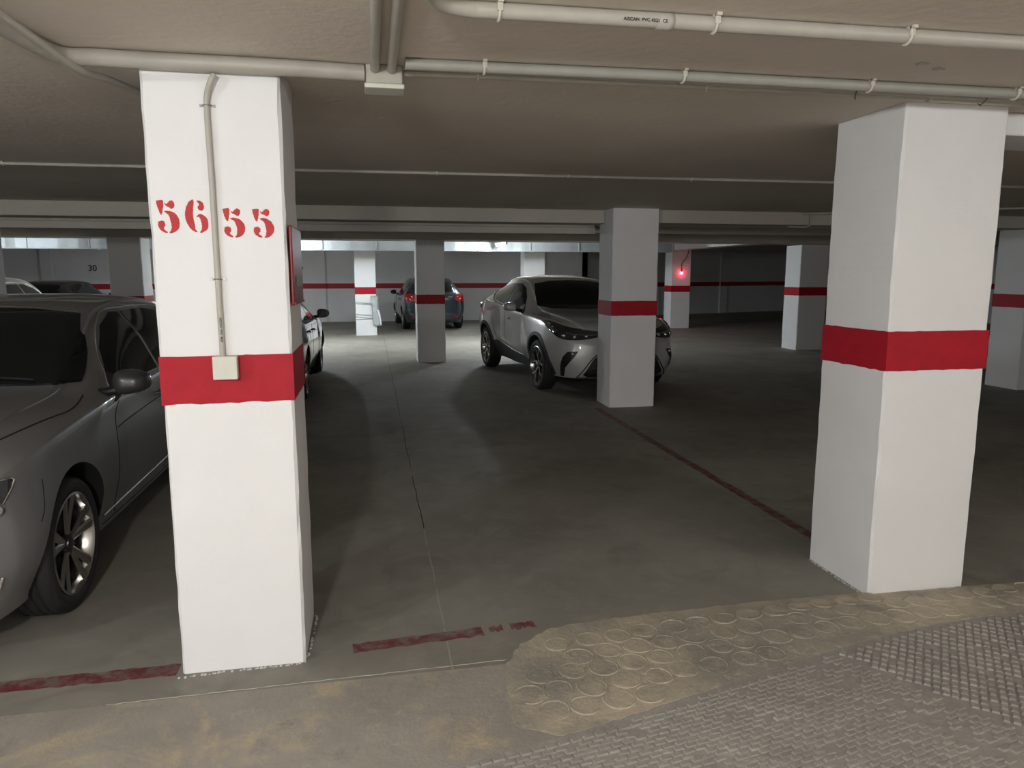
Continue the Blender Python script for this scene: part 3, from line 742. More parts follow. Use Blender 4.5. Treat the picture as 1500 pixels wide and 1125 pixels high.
class Car:
    def __init__(s, spec):
        s.__dict__.update(spec); s.parts = []
    def section(s, x):
        wsill, wmax, zmax, wsh, zsh, wrail, zrail, ztop, zf, bow = interp(s.keys, x)
        fl = 0.
        for ax in (0., -s.wb):
            d = abs(x - ax) / (s.ra + .10)
            if d < 1.4: fl = max(fl, s.flare * max(0., math.cos(min(1., d / 1.4) * PI / 2)) ** .6)
        crown = zrail - zsh
        pts = [(0, zf), (wsill * .6, zf), (wsill - .05, zf + .005), (wsill, zf + .06), (wmax - .012 + fl * .7, (zf + .06) * .45 + zmax * .55),
               (wmax + fl, zmax), (wmax * .45 + wsh * .55 + fl * .5, zmax * .4 + zsh * .6 + .02 * 0), (wsh, zsh), (wsh - .028, zsh + min(.022, crown * .3)),
               (wsh * .5 + wrail * .5 - .012 + .02 * min(1, crown / .3), zsh * .5 + zrail * .5 + .01), (wrail + .008, zrail - min(.02, crown * .1)), (wrail - .03, zrail + .6 * min(.03, (ztop - zrail))),
               (wrail * .6, zrail + (ztop - zrail) * .86), (wrail * .3, zrail + (ztop - zrail) * .97), (0, ztop)]
        c = catmull(pts, 4)
        return [(x - bow * (abs(y) / .9) ** 2.3 * (1.0), y, z) for y, z in c], bow
    def warp(s, p):
        x, y, z = p
        # nose and tail lean
        if x > s.nose - .5:
            k = (x - (s.nose - .5)) / .5; x -= s.nlean * k * k * max(0, z - .52) ** 1.3
            x -= .10 * k * k * max(0, .36 - z)
        if x < s.tail + .45:
            k = ((s.tail + .45) - x) / .45; k = min(1.3, k); x += s.tlean * k * k * max(0, z - .78)
            x += .35 * k * k * max(0, .36 - z)
        return (x, y, z)
    def build(s, root, paint):
        xs = sorted({round(s.nose - (s.nose - s.tail) * i / 84, 4) for i in range(85)} | {s.nose - .01, s.nose - .025, s.tail + .01, s.tail + .025}, reverse=True)
        bm = bmesh.new(); rings = []
        for x in xs:
            half, bow = s.section(x)
            full = half + [(px, -py, pz) for px, py, pz in half[-2:0:-1]]
            rings.append([bm.verts.new(s.warp(p)) for p in full])
        n = len(rings[0])
        for a, b in zip(rings, rings[1:]):
            for k in range(n): bm.faces.new((a[k], a[(k + 1) % n], b[(k + 1) % n], b[k]))
        for rg, sg in ((rings[0], 1), (rings[-1], -1)):
            prev = rg; cx = sum((v.co for v in rg), Vector()) / n
            mid_z = (max(v.co.z for v in rg) + min(v.co.z for v in rg)) / 2; x_mid = max(v.co.x for v in rg) if sg > 0 else min(v.co.x for v in rg)
            for sc_, push in ((.96, .010), (.86, .02), (.6, .028), (.3, .03)):
                ring = []
                for v in rg:
                    y, z = v.co.y * sc_, mid_z + (v.co.z - mid_z) * sc_
                    # stay on the bowed face
                    base = v.co.x * (sc_ ** 2) + x_mid * (1 - sc_ ** 2)
                    ring.append(bm.verts.new((base + sg * push, y, z)))
                for k in range(n): bm.faces.new((prev[k], prev[(k + 1) % n], ring[(k + 1) % n], ring[k]))
                prev = ring
            c = bm.verts.new((x_mid + sg * .03, 0, mid_z))
            for k in range(n): bm.faces.new((prev[k], prev[(k + 1) % n], c))
        bmesh.ops.recalc_face_normals(bm, faces=bm.faces)
        s.bvh = BVHTree.FromBMesh(bm)
        for f in bm.faces: f.smooth = True
        me = bpy.data.meshes.new('body'); bm.to_mesh(me); bm.free()
        me.materials.append(paint); me.materials.append(M['well'])
        o = bpy.data.objects.new('body', me); COL.objects.link(o)
        # wheel wells
        cb = bmesh.new()
        for ax in (0., -s.wb):
            for sd in (-1, 1):
                a0, a1 = (.60, 1.15) if sd > 0 else (-1.15, -.60)
                add_lathe(cb, [(a0, s.ra), (a1, s.ra)], 48, 'y', (ax, 0, s.wz))
        bmesh.ops.recalc_face_normals(cb, faces=cb.faces)
        for f in cb.faces: f.material_index = 1
        cm = bpy.data.meshes.new('cut'); cb.to_mesh(cm); cb.free(); cm.materials.append(paint); cm.materials.append(M['well'])
        co = bpy.data.objects.new('cut', cm); COL.objects.link(co)
        md = o.modifiers.new('b', 'BOOLEAN'); md.operation = 'DIFFERENCE'; md.object = co; md.solver = 'EXACT'
        dg = bpy.context.evaluated_depsgraph_get()
        me2 = bpy.data.meshes.new_from_object(o.evaluated_get(dg))
        o.modifiers.clear(); o.data = me2; bpy.data.objects.remove(co)
        me2.set_sharp_from_angle(angle=math.radians(38))
        o.parent = root; s.body = o; s.root = root
        return o
    def hit(s, p, d, off):
        h = s.bvh.ray_cast(Vector(p) - d * 3, d)
        if h[0] is None: h = s.bvh.find_nearest(Vector(p))
        nrm = h[1]
        if nrm.dot(d) > 0: nrm = -nrm
        return h[0] + nrm * off, nrm
    def patch(s, name, out3, d, m, off=.004, thick=.012, step=.06, smooth_n=0, parent=None, sub=None):
        """cover of the body surface inside a 3D outline seen along d"""
        d = Vector(d).normalized(); u = Vector((0, 0, 1)).cross(d)
        if u.length < .1: u = Vector((1, 0, 0))
        u.normalize(); v = d.cross(u)
        if smooth_n: out3 = catmull(list(out3) + [out3[0]], smooth_n)[:-1]
        P2 = [(Vector(p).dot(u), Vector(p).dot(v)) for p in out3]
        cen = sum((Vector(p) for p in out3), Vector()) / len(out3); w0 = cen.dot(d)
        b2 = bmesh.new()
        # densify the outline
        Q = []
        for i, p in enumerate(P2):
            q = P2[(i + 1) % len(P2)]; L_ = math.hypot(q[0] - p[0], q[1] - p[1]); k = max(1, int(L_ / step))
            for t in range(k): Q.append((p[0] + (q[0] - p[0]) * t / k, p[1] + (q[1] - p[1]) * t / k))
        f = b2.faces.new([b2.verts.new((a, b, 0)) for a, b in Q])
        a0 = min(p[0] for p in Q); a1 = max(p[0] for p in Q); c0 = min(p[1] for p in Q); c1 = max(p[1] for p in Q)
        for i in range(1, int((a1 - a0) / step) + 1):
            bmesh.ops.bisect_plane(b2, geom=b2.verts[:] + b2.edges[:] + b2.faces[:], plane_co=(a0 + i * step, 0, 0), plane_no=(1, 0, 0))
        for i in range(1, int((c1 - c0) / step) + 1):
            bmesh.ops.bisect_plane(b2, geom=b2.verts[:] + b2.edges[:] + b2.faces[:], plane_co=(0, c0 + i * step, 0), plane_no=(0, 1, 0))
        bmesh.ops.remove_doubles(b2, verts=b2.verts[:], dist=.0008)
        bmesh.ops.triangulate(b2, faces=[f for f in b2.faces if len(f.verts) > 4])
        bm = bmesh.new(); mp = {}; lo = {}
        for vv in b2.verts:
            p = u * vv.co.x + v * vv.co.y + d * w0
            q, nn = s.hit(p, d, off)
            mp[vv] = bm.verts.new(q); lo[vv] = bm.verts.new(q - nn * thick)
        for f in b2.faces:
            nf = bm.faces.new([mp[x] for x in f.verts]); nf.smooth = True
            bm.faces.new([lo[x] for x in reversed(f.verts)])
        for e in b2.edges:
            if len(e.link_faces) == 1:
                a, b = e.verts; bm.faces.new((mp[a], mp[b], lo[b], lo[a]))
        b2.free()
        o = link(name, bm, m, parent or s.root)
        o.data.set_sharp_from_angle(angle=math.radians(35))
        return o
    def line(s, name, pts, d, r, m, off=.0, parent=None, n=6, closed=False):
        d = Vector(d).normalized()
        P = catmull(list(pts) + ([pts[0]] if closed else []), n)
        D = []
        for a, b in zip(P, P[1:]):
            k = max(1, int((Vector(b) - Vector(a)).length / .04))
            for t in range(k): D.append(Vector(a).lerp(Vector(b), t / k))
        D.append(Vector(P[-1]))
        return tube(name, [tuple(s.hit(p, d, off)[0]) for p in D], r, m, parent or s.root, 6)

def make_wheel(root, x, y, z, R, side, style, rimR=None, width=.215, steer=0.):
    """tyre mesh is the wheel part; rim, disc and hub are its sub-parts. outer face towards side*y"""
    rimR = rimR or R * .74
    bm = bmesh.new(); h = width / 2
    prof = [(-h * .80, rimR + .0), (-h * .95, rimR + .015), (-h, rimR + (R - rimR) * .5), (-h * .9, R - .02), (-h * .72, R - .004)]
    for g in (-.5, -.18, .18, .5):
        prof += [(h * (g - .05), R), (h * (g - .04), R - .004), (h * (g + .04), R - .004), (h * (g + .05), R)]
    prof += [(h * .72, R - .004), (h * .9, R - .02), (h, rimR + (R - rimR) * .5), (h * .95, rimR + .015), (h * .80, rimR)]
    add_lathe(bm, prof, 56, 'y', closed=True)
    w = link('wheel', bm, M['rubber'], root, True, flat_angle=40); w.location = (x, y, z); w.rotation_euler = (0, 0, steer)
    s = side
    spokem, barrel = (M['alloy'], M['alloy_dark'])
    bm = bmesh.new()
    add_lathe(bm, [(s * h * .78, rimR + .003), (s * h * .92, rimR + .004), (s * h * .95, rimR - .006), (s * h * .80, rimR - .016), (s * h * .3, rimR - .03), (-s * h * .8, rimR - .02), (-s * h * .8, rimR + .0)], 56, 'y', closed=True)
    link('rim', bm, spokem if style != 'black' else M['alloy'], w, True, flat_angle=40)
    bm = bmesh.new()
    add_lathe(bm, [(s * h * .02, rimR * .66), (s * h * .10, rimR * .66), (s * h * .10, .05), (s * h * .02, .05)], 40, 'y', closed=True)
    link('brake_disc', bm, M['disc'], w, True, flat_angle=40)
    bm = bmesh.new(); add_lathe(bm, [(-s * h * .5, rimR - .032), (-s * h * .45, rimR - .032), (-s * h * .45, .02)], 40, 'y'); link('inner_drum', bm, M['well'], w, True)
    def spoke(bm, a, wi, wo, r0, r1, ins, outs, skew=0., th=.022, mi=0):
        ca, sa = math.cos(a), math.sin(a); vs = []
        K = 7
        for i in range(K + 1):
            t = i / K; r = r0 + (r1 - r0) * t; ww = wi + (wo - wi) * t; yy = ins + (outs - ins) * (t ** 1.4); sk = skew * t
            rowv = []
            for dx, dy in ((-ww, -th), (-ww, 0), (-ww * .45, .006), (ww * .45, .006), (ww, 0), (ww, -th)):
                tx = dx + sk
                rowv.append(bm.verts.new((r * ca - tx * sa, s * (yy + dy), r * sa + tx * ca)))
            vs.append(rowv)
        for p, q in zip(vs, vs[1:]):
            for k in range(6): bm.faces.new((p[k], p[(k + 1) % 6], q[(k + 1) % 6], q[k])).material_index = mi
        bm.faces.new(vs[0]); bm.faces.new(vs[-1])
    hub_y = h * .62
    for k in range(5):
        a = PI / 2 + 2 * PI * k / 5
        bm = bmesh.new()
        if style == 'twin':
            for q in (-1, 1): spoke(bm, a + q * .05, .016, .026, rimR * .14, rimR - .012, hub_y, h * .84, q * rimR * .14)
            link('spoke', bm, M['alloy'], w, False)
        elif style == 'bladed':
            spoke(bm, a, .026, .012, rimR * .12, rimR * .55, hub_y, h * .75, 0, mi=0)
            for q in (-1, 1):
                spoke(bm, a, .010, .016, rimR * .45, rimR - .012, h * .72, h * .86, q * rimR * .30, mi=0)
                spoke(bm, a + q * .30, .006, .009, rimR * .5, rimR - .012, h * .60, h * .76, q * .01, mi=1)
            link('spoke', bm, [M['alloy'], M['alloy_dark']], w, False)
        else:
            spoke(bm, a, .03, .045, rimR * .14, rimR - .012, hub_y, h * .84, 0)
            link('spoke', bm, M['alloy'], w, False)
    bm = bmesh.new()
    add_lathe(bm, [(s * hub_y * .3, .062), (s * hub_y * 1.0, .062), (s * hub_y * 1.1, .05), (s * hub_y * 1.1, .032), (s * hub_y * 1.2, .030), (s * hub_y * 1.24, .02)], 24, 'y')
    for k in range(5):
        a = PI / 2 + 2 * PI * (k + .5) / 5
        add_lathe(bm, [(s * hub_y * .9, .009), (s * hub_y * 1.16, .009), (s * hub_y * 1.18, .006)], 8, 'y', (.050 * math.cos(a), 0, .050 * math.sin(a)))
    link('hub_cap', bm, M['alloy_dark'], w, True, flat_angle=40)
    return w

def make_mirror(root, x, y, z, side, m, w=.20, hh=.13, glass_back=True):
    s = side
    bm = bmesh.new()
    prof = [(.075, .25), (.07, .55), (.045, .85), (.01, 1.), (-.05, 1.)]
    rings = []
    for px, k in prof:
        ring = []
        for i in range(20):
            a = 2 * PI * i / 20; c, q = math.cos(a), math.sin(a)
            e = lambda t: math.copysign(abs(t) ** .7, t)
            ring.append(bm.verts.new((x + px - .03 * e(c) * s * 0, y + s * (w / 2) * (e(c) * k + 1), z + hh / 2 * e(q) * k * (1.0 - .18 * e(c)))))
        rings.append(ring)
    for a, b in zip(rings, rings[1:]):
        for i in range(20): bm.faces.new((a[i], a[(i + 1) % 20], b[(i + 1) % 20], b[i]))
    bm.faces.new(rings[0]); bm.faces.new(rings[-1][::-1])
    mo = link('wing_mirror', bm, m, root, True, flat_angle=50)
    bm = bmesh.new(); add_tube(bm, [(x - .01, y - s * .10, z - .065), (x - .01, y + s * .01, z - .045), (x - .01, y + s * .08, z - .03)], [.028, .022, .03], 10)
    link('mirror_arm', bm, M['black'], mo, True)
    bm = bmesh.new()
    vs = [bm.verts.new((x - .054, y + s * (w / 2) * (math.copysign(abs(math.cos(t)) ** .7, math.cos(t)) * .86 + 1), z + hh / 2 * .84 * math.copysign(abs(math.sin(t)) ** .7, math.sin(t)))) for t in [2 * PI * i / 20 for i in range(20)]]
    vb = [bm.verts.new(v.co + Vector((.006, 0, 0))) for v in vs]
    bm.faces.new(vs); bm.faces.new(vb[::-1])
    for i in range(20): bm.faces.new((vs[i], vs[(i + 1) % 20], vb[(i + 1) % 20], vb[i]))
    link('mirror_glass', bm, M['glass'], mo)
    return mo

# station keys: x, wsill, wmax, zmax, wsh, zsh, wrail, zrail, ztop, zfloor, bow
HATCH = [(.86, .62, .72, .46, .68, .60, .48, .655, .675, .24, .22),
         (.80, .70, .80, .47, .76, .68, .56, .745, .77, .20, .24),
         (.66, .78, .865, .50, .82, .755, .60, .82, .845, .18, .17),
         (.35, .81, .888, .56, .86, .815, .64, .89, .915, .18, .055),
         (0., .81, .885, .60, .87, .855, .66, .935, .96, .18, .06),
         (-.40, .81, .885, .62, .87, .885, .67, .965, .995, .18, .06),
         (-.55, .81, .885, .63, .865, .895, .66, 1.02, 1.05, .18, .09),
         (-.95, .81, .885, .64, .862, .905, .62, 1.235, 1.27, .18, .13),
         (-1.22, .81, .885, .64, .86, .91, .585, 1.335, 1.375, .18, .12),
         (-1.45, .81, .885, .64, .86, .915, .575, 1.365, 1.41, .18, .08),
         (-1.95, .81, .885, .65, .86, .925, .57, 1.385, 1.435, .18, 0.),
         (-2.55, .81, .885, .66, .86, .945, .56, 1.355, 1.41, .18, -.03),
         (-2.95, .80, .88, .68, .855, .965, .545, 1.30, 1.35, .18, -.06),
         (-3.18, .79, .875, .69, .845, .975, .55, 1.20, 1.25, .19, -.10),
         (-3.36, .77, .865, .69, .825, .965, .58, 1.06, 1.10, .21, -.14),
         (-3.46, .74, .84, .68, .80, .90, .60, .975, 1.0, .24, -.16),
         (-3.52, .68, .79, .64, .74, .80, .56, .88, .90, .28, -.16)]
CROSS = [(.93, .62, .72, .52, .68, .70, .46, .80, .83, .30, .26),
         (.87, .70, .80, .54, .77, .78, .54, .875, .905, .24, .28),
         (.72, .76, .86, .58, .83, .86, .58, .935, .965, .23, .26),
         (.35, .80, .878, .64, .865, .935, .62, .985, 1.01, .22, .09),
         (0., .80, .87, .68, .87, .965, .65, 1.02, 1.045, .22, .07),
         (-.38, .79, .865, .70, .865, .985, .66, 1.05, 1.08, .22, .06),
         (-.52, .78, .86, .70, .86, .995, .66, 1.095, 1.13, .22, .09),
         (-.90, .775, .855, .70, .855, 1.005, .625, 1.33, 1.37, .22, .13),
         (-1.15, .77, .85, .70, .85, 1.015, .60, 1.445, 1.485, .22, .12),
         (-1.40, .77, .85, .70, .85, 1.03, .59, 1.485, 1.53, .22, .08),
         (-1.85, .77, .855, .71, .85, 1.06, .575, 1.51, 1.565, .22, 0.),
         (-2.35, .78, .865, .74, .86, 1.10, .545, 1.465, 1.52, .22, -.03),
         (-2.80, .79, .875, .78, .86, 1.13, .52, 1.365, 1.42, .22, -.06),
         (-3.10, .79, .87, .80, .84, 1.12, .53, 1.26, 1.30, .24, -.10),
         (-3.30, .77, .86, .80, .81, 1.08, .56, 1.15, 1.18, .26, -.16),
         (-3.40, .74, .83, .78, .78, 1.0, .57, 1.07, 1.09, .30, -.18),
         (-3.46, .68, .78, .72, .72, .88, .54, .96, .98, .34, -.18)]
def sy(pts, s): return [(x, y * s, z) for x, y, z in pts]

def make_car(label, paint, spec, loc, rz, kind, style='twin', cat='car', steer=0., detail=2):
    root = empty('car', (loc[0], loc[1], 0), label, cat, rz)
    c = Car(spec); c.build(root, paint)
    B, G = M['black'], M['glass']
    hs = spec.get('hs', 1.)
    for s in (-1, 1):
        D = (0, -s, 0)
        for w in spec['side_windows']:
            c.patch('side_window', [(x, s, z * hs) for x, z in w], D, G, off=.005, thick=.012, step=.05)
        fr = spec['window_frame']
        c.line('window_trim', [(x, s, z * hs) for x, z in fr], D, .0065, M['chrome'] if kind == 'silver' else B, off=.004, n=4, closed=False)
        for seam in spec['door_seams']:
            c.line('door_gap', [(x, s, z * hs) for x, z in seam], D, .0035, M['well'], off=-.001, n=3)
        for hx, hz in spec['handles']:
            bm = bmesh.new(); q, nn = c.hit((hx, s, hz * hs), Vector(D), .02)
            add_tube(bm, [q + Vector((.085, -s * .03, .0)), q + Vector((.06, 0, .0)), q + Vector((-.06, 0, .003)), q + Vector((-.085, -s * .03, .003))], [.010, .012, .012, .010], 8)
            link('door_handle', bm, paint if kind != 'pearl' else M['chrome'], root, True)
        mx, my, mz = spec['mirror']
        make_mirror(root, mx, s * my, mz * hs, s, spec.get('mirror_mat') or paint, spec.get('mirror_w', .20))
        tri = spec['mirror_triangle']
        c.patch('mirror_base', [(x, s, z * hs) for x, z in tri], D, B, off=.010, thick=.012)
        for x in (0., -spec['wb']):
            make_wheel(root, x, s * (spec['track'] - .105), spec['R'], spec['R'], s, style, steer=steer if x == 0 else 0.)
    c.patch('windscreen', [(-.6, y, z * hs) for y, z in spec['screen']], (-1, 0, 0), G, off=.012, thick=.018, step=.022)
    c.patch('rear_window', [(-3, y, z * hs) for y, z in spec['rear_screen']], (1, 0, 0), G, off=.004, thick=.012)
    return root, c

hatch_spec = dict(keys=HATCH, wb=2.70, nose=.86, tail=-3.52, ra=.365, wz=.33, R=.317, flare=.018, track=.872, nlean=.28, tlean=.12,
    side_windows=[[(-.80, .935), (-1.62, .945), (-1.62, 1.32), (-1.48, 1.325), (-1.22, 1.26), (-1.0, 1.14), (-.86, 1.02)],
                  [(-1.67, .948), (-2.42, .975), (-2.50, 1.10), (-2.46, 1.29), (-2.1, 1.325), (-1.67, 1.325)],
                  [(-2.48, .98), (-2.86, 1.06), (-2.80, 1.18), (-2.66, 1.25), (-2.50, 1.285), (-2.54, 1.10)]],
    window_frame=[(-2.88, 1.05), (-2.45, .962), (-1.64, .93), (-.80, .918), (-.84, 1.02), (-1.0, 1.165), (-1.22, 1.285), (-1.48, 1.347), (-2.1, 1.347), (-2.5, 1.31), (-2.84, 1.19)],
    door_seams=[[(-.72, .87), (-.62, .80), (-.58, .62), (-.60, .34), (-.68, .25)], [(-1.64, .93), (-1.66, .6), (-1.64, .25)], [(-2.46, .95), (-2.48, .80), (-2.30, .50), (-2.28, .25)], [(-.50, .235), (-1.4, .225), (-2.28, .235)],
                [(-.62, .74), (-1.2, .765), (-2.0, .79), (-2.45, .82)]],
    handles=[(-1.48, .80), (-2.30, .83)], mirror=(-.64, .875, .985), mirror_w=.18, mirror_triangle=[(-.66, .875), (-.92, .93), (-.95, .96), (-.84, 1.02)],
    screen=[(-.72, .995), (-.60, 1.0), (-.4, 1.004), (0, 1.0), (.4, 1.004), (.60, 1.0), (.72, .995), (.67, 1.12), (.62, 1.22), (.555, 1.325), (.3, 1.355), (0, 1.365), (-.3, 1.355), (-.555, 1.325), (-.62, 1.22), (-.67, 1.12)],
    rear_screen=[(-.60, 1.04), (0, 1.02), (.60, 1.04), (.53, 1.24), (.48, 1.30), (0, 1.33), (-.48, 1.30), (-.53, 1.24)])

def add_front(root, c, paint, kind):
    B = M['black']; hs = c.__dict__.get('hs', 1.)
    X = c.nose
    for s in (-1, 1):
        if kind == 'silver':
            d = Vector((-.62, -s * .78, 0))
            lm = c.patch('headlight', sy([(.80, .40, .60), (.74, .52, .565), (.66, .66, .575), (.54, .77, .645), (.44, .815, .755), (.52, .79, .765), (.66, .68, .755), (.76, .54, .715)], s), d, M['lens'], off=.006, smooth_n=3, step=.04)
            c.line('lamp_trim', sy([(.80, .40, .60), (.74, .52, .565), (.66, .66, .575), (.54, .77, .645), (.44, .815, .755), (.52, .79, .765), (.66, .68, .755), (.76, .54, .715)], s), d, .004, M['chrome'], off=.007, n=3, closed=True)
            for px, py, pz, r in ((.52, .78, .66, .035), (.66, .66, .64, .04)):
                bm = bmesh.new(); bmesh.ops.create_uvsphere(bm, u_segments=16, v_segments=10, radius=r)
                q, nn = c.hit((px, s * py, pz), d, -.012); bmesh.ops.translate(bm, verts=bm.verts, vec=q); link('projector', bm, M['chrome'], root, True)
            c.patch('air_intake', sy([(.80, .42, .30), (.62, .76, .32), (.56, .79, .40), (.66, .70, .45), (.78, .50, .46)], s), (-.8, -s * .6, 0), B, off=.005, step=.04)
            c.line('intake_trim', sy([(.80, .42, .295), (.62, .76, .315), (.55, .80, .40)], s), (-.8, -s * .6, 0), .006, M['chrome'], off=.008, n=4)
            # hood shut line from the screen corner to the lamp
            c.line('hood_gap', sy([(-.50, .77, .9), (-.34, .795, .9), (-.22, .80, .9), (-.12, .785, .9), (.2, .73, .9), (.5, .66, .9), (.70, .58, .9)], s), (0, 0, -1), .0045, M['well'], off=-.001, n=4)
            c.line('bumper_gap', sy([(.30, 1, .71), (.34, 1, .60), (.38, 1, .55)], s), (0, -s, 0), .003, M['well'], off=-.001, n=4)
    if kind == 'silver':
        c.patch('grille', [(1, y, z) for y, z in [(-.42, .60), (-.36, .46), (.36, .46), (.42, .60), (.34, .665), (-.34, .665)]], (-1, 0, 0), B, off=.006, step=.05)
        c.line('grille_bar', [(1, -.40, .57), (1, 0, .57), (1, .40, .57)], (-1, 0, 0), .012, M['chrome'], off=.014)
        c.patch('lower_intake', [(1, y, z) for y, z in [(-.5, .27), (.5, .27), (.46, .38), (-.46, .38)]], (-1, 0, 0), B, off=.006, step=.05)
        bm = bmesh.new(); q, nn = c.hit((1, 0, .57), Vector((-1, 0, 0)), .02)
        add_lathe(bm, [(-.004, .07), (.004, .07), (.004, .058), (-.004, .058)], 32, 'x', q, closed=True)
        for a in (90, 210, 330): add_tube(bm, [q, q + Vector((0, .064 * math.cos(math.radians(a)), .064 * math.sin(math.radians(a))))], [.008, .003], 6)
        link('badge', bm, M['chrome'], root, True)

def plate(root, c, x, z, d, text):
    q, nn = c.hit((x, 0, z), Vector(d), .012)
    sg = -1 if d[0] > 0 else 1
    box('number_plate', q.x - .006, q.x + .006, -.26, .26, q.z - .055, q.z + .055, M['plate'], root, .003)
    if text:
        t = text_mesh('plate_lettering', text, .095, M['print'], (q.x + sg * .0065, 0, q.z), (PI / 2, 0, sg * PI / 2), root, .0004)

def add_rear(root, c, paint, big=True):
    hs = c.__dict__.get('hs', 1.)
    for s in (-1, 1):
        d = Vector((.80, -s * .60, 0))
        o = [(-3.50, .60, .80), (-3.46, .78, .78), (-3.30, .84, .80), (-3.2, .85, .93), (-3.34, .80, .985), (-3.48, .62, .95)]
        tl = c.patch('tail_light', sy([(x, y, z * hs) for x, y, z in o], s), d, M['tail'], off=.010, step=.04)
        for px, py, pz in ((-3.47, .69, .90), (-3.46, .74, .84)):
            q, nn = c.hit((px, s * py, pz * hs), d, .010); bm = bmesh.new(); bmesh.ops.create_uvsphere(bm, u_segments=12, v_segments=8, radius=.026)
            bmesh.ops.translate(bm, verts=bm.verts, vec=q); link('bulb_reflector', bm, M['chrome'], tl, True)
        c.patch('reflector', sy([(-3.5, .55, .36), (-3.48, .68, .36), (-3.48, .68, .395), (-3.5, .55, .395)], s), (1, 0, 0), M['tail'], off=.008)
    c.patch('bumper_valance', [(-3.6, y, z * hs) for y, z in [(-.70, .30), (.70, .30), (.74, .40), (-.74, .40)]], (1, 0, 0), M['cladding'], off=.006)
    c.line('tailgate_gap', [(-3.6, y, z * hs) for y, z in [(-.585, 1.0), (-.60, .78), (-.56, .58), (0, .565), (.56, .58), (.60, .78), (.585, 1.0)]], (1, 0, 0), .0045, M['well'], off=0., n=5)
    c.line('bumper_crease', [(-3.6, y, z * hs) for y, z in [(-.72, .50), (0, .49), (.72, .50)]], (1, 0, 0), .008, paint, off=.002, n=5)
    q, nn = c.hit((-3.6, 0, .86 * hs), Vector((1, 0, 0)), .012)
    bm = bmesh.new(); add_lathe(bm, [(-.006, .05), (.006, .05)], 20, 'x', q); link('badge', bm, M['chrome'], root, True)
    for s in (-1, 1):
        t = .42 * s; q, nn = c.hit((-3.6, t, .90 * hs), Vector((1, 0, 0)), .006)
        bm = bmesh.new()
        for k in range(4): add_box(bm, q.x - .004, q.x + .004, t - .07 + k * .036, t - .048 + k * .036, q.z - .014, q.z + .014)
        link('badge', bm, M['chrome'], root)
    tube('rear_wiper', [tuple(c.hit((-3.4, y, z * hs), Vector((1, 0, 0)), .02)[0]) for y, z in ((0, 1.03), (.15, 1.06), (.32, 1.09))], .008, M['black'], root, 6)

# 1. silver hatchback, nose towards the camera
M['mirror_grey'] = carpaint('dark_mirror_paint', (.07, .07, .07), .5, .3)
S = dict(hatch_spec, mirror_mat=M['mirror_grey'])
silver, c = make_car('silver-grey hatchback parked nose out at the left edge beside the 56 55 pillar', M['silver'], S, (-2.265, 3.55), -PI / 2, 'silver', 'twin')
add_front(silver, c, M['silver'], 'silver'); add_rear(silver, c, M['silver'])
c.line('roof_edge_trim', [(-.6, -.54, 1.335), (-.6, -.3, 1.362), (-.6, 0, 1.374), (-.6, .3, 1.362), (-.6, .54, 1.335)], (-1, 0, 0), .003, M['chrome'], off=.006)
for y0, y1 in ((.55, -.05), (-.05, -.6)):
    tube('windscreen_wiper', [tuple(c.hit((-.5, y, z), Vector((-1, 0, 0)), .02)[0]) for y, z in ((y0, 1.01), ((y0 + y1) / 2, 1.035), (y1, 1.055))], .007, M['black'], silver, 6)
for s in (-1, 1):
    c.line('sill_crease', [(-.45, s, .30), (-1.2, s, .31), (-2.2, s, .33)], (0, -s, 0), .006, M['silver'], off=.002)

# 2. blue-grey hatchback seen from the rear
S2 = dict(hatch_spec, keys=[tuple([k[0], k[1], k[2], k[3] * 1.05, k[4], k[5] * 1.05, k[6], k[7] * 1.055, k[8] * 1.055, k[9], k[10]]) for k in HATCH], hs=1.05, wz=.33, mirror_mat=M['black'])
blue, c = make_car('blue-grey hatchback seen from behind against the back wall', M['blue'], S2, (1.62, 24.0), math.radians(92.5), 'plain', 'single')
add_rear(blue, c, M['blue']); plate(blue, c, -3.6, .72 * 1.05, (1, 0, 0), '')

# 3. black hatchback half hidden by the near pillar, nose away
black, c = make_car('glossy black car mostly hidden behind the 56 55 pillar showing one mirror', M['blackcar'], dict(hatch_spec, mirror_mat=M['black']), (-1.70, 12.0), math.radians(90), 'plain', 'single')
add_rear(black, c, M['blackcar'])

# 4. white car far left
S4 = dict(hatch_spec, keys=[tuple([k[0], k[1], k[2], k[3] * 1.07, k[4], k[5] * 1.07, k[6], k[7] * 1.09, k[8] * 1.09, k[9], k[10]]) for k in HATCH], hs=1.07)
S4['side_windows'] = hatch_spec['side_windows']
wc, c = make_car('white car glimpsed above the silver roof at the far left', M['whitecar'], S4, (-6.02, 14.15), math.radians(90), 'silver', 'single')
add_rear(wc, c, M['whitecar'])
# 5. dark car at the back left
dc, c = make_car('dark car by the back wall seen just above the silver roof', M['darkcar'], hatch_spec, (-8.4, 23.6), math.radians(90), 'plain', 'single')
add_rear(dc, c, M['darkcar'])

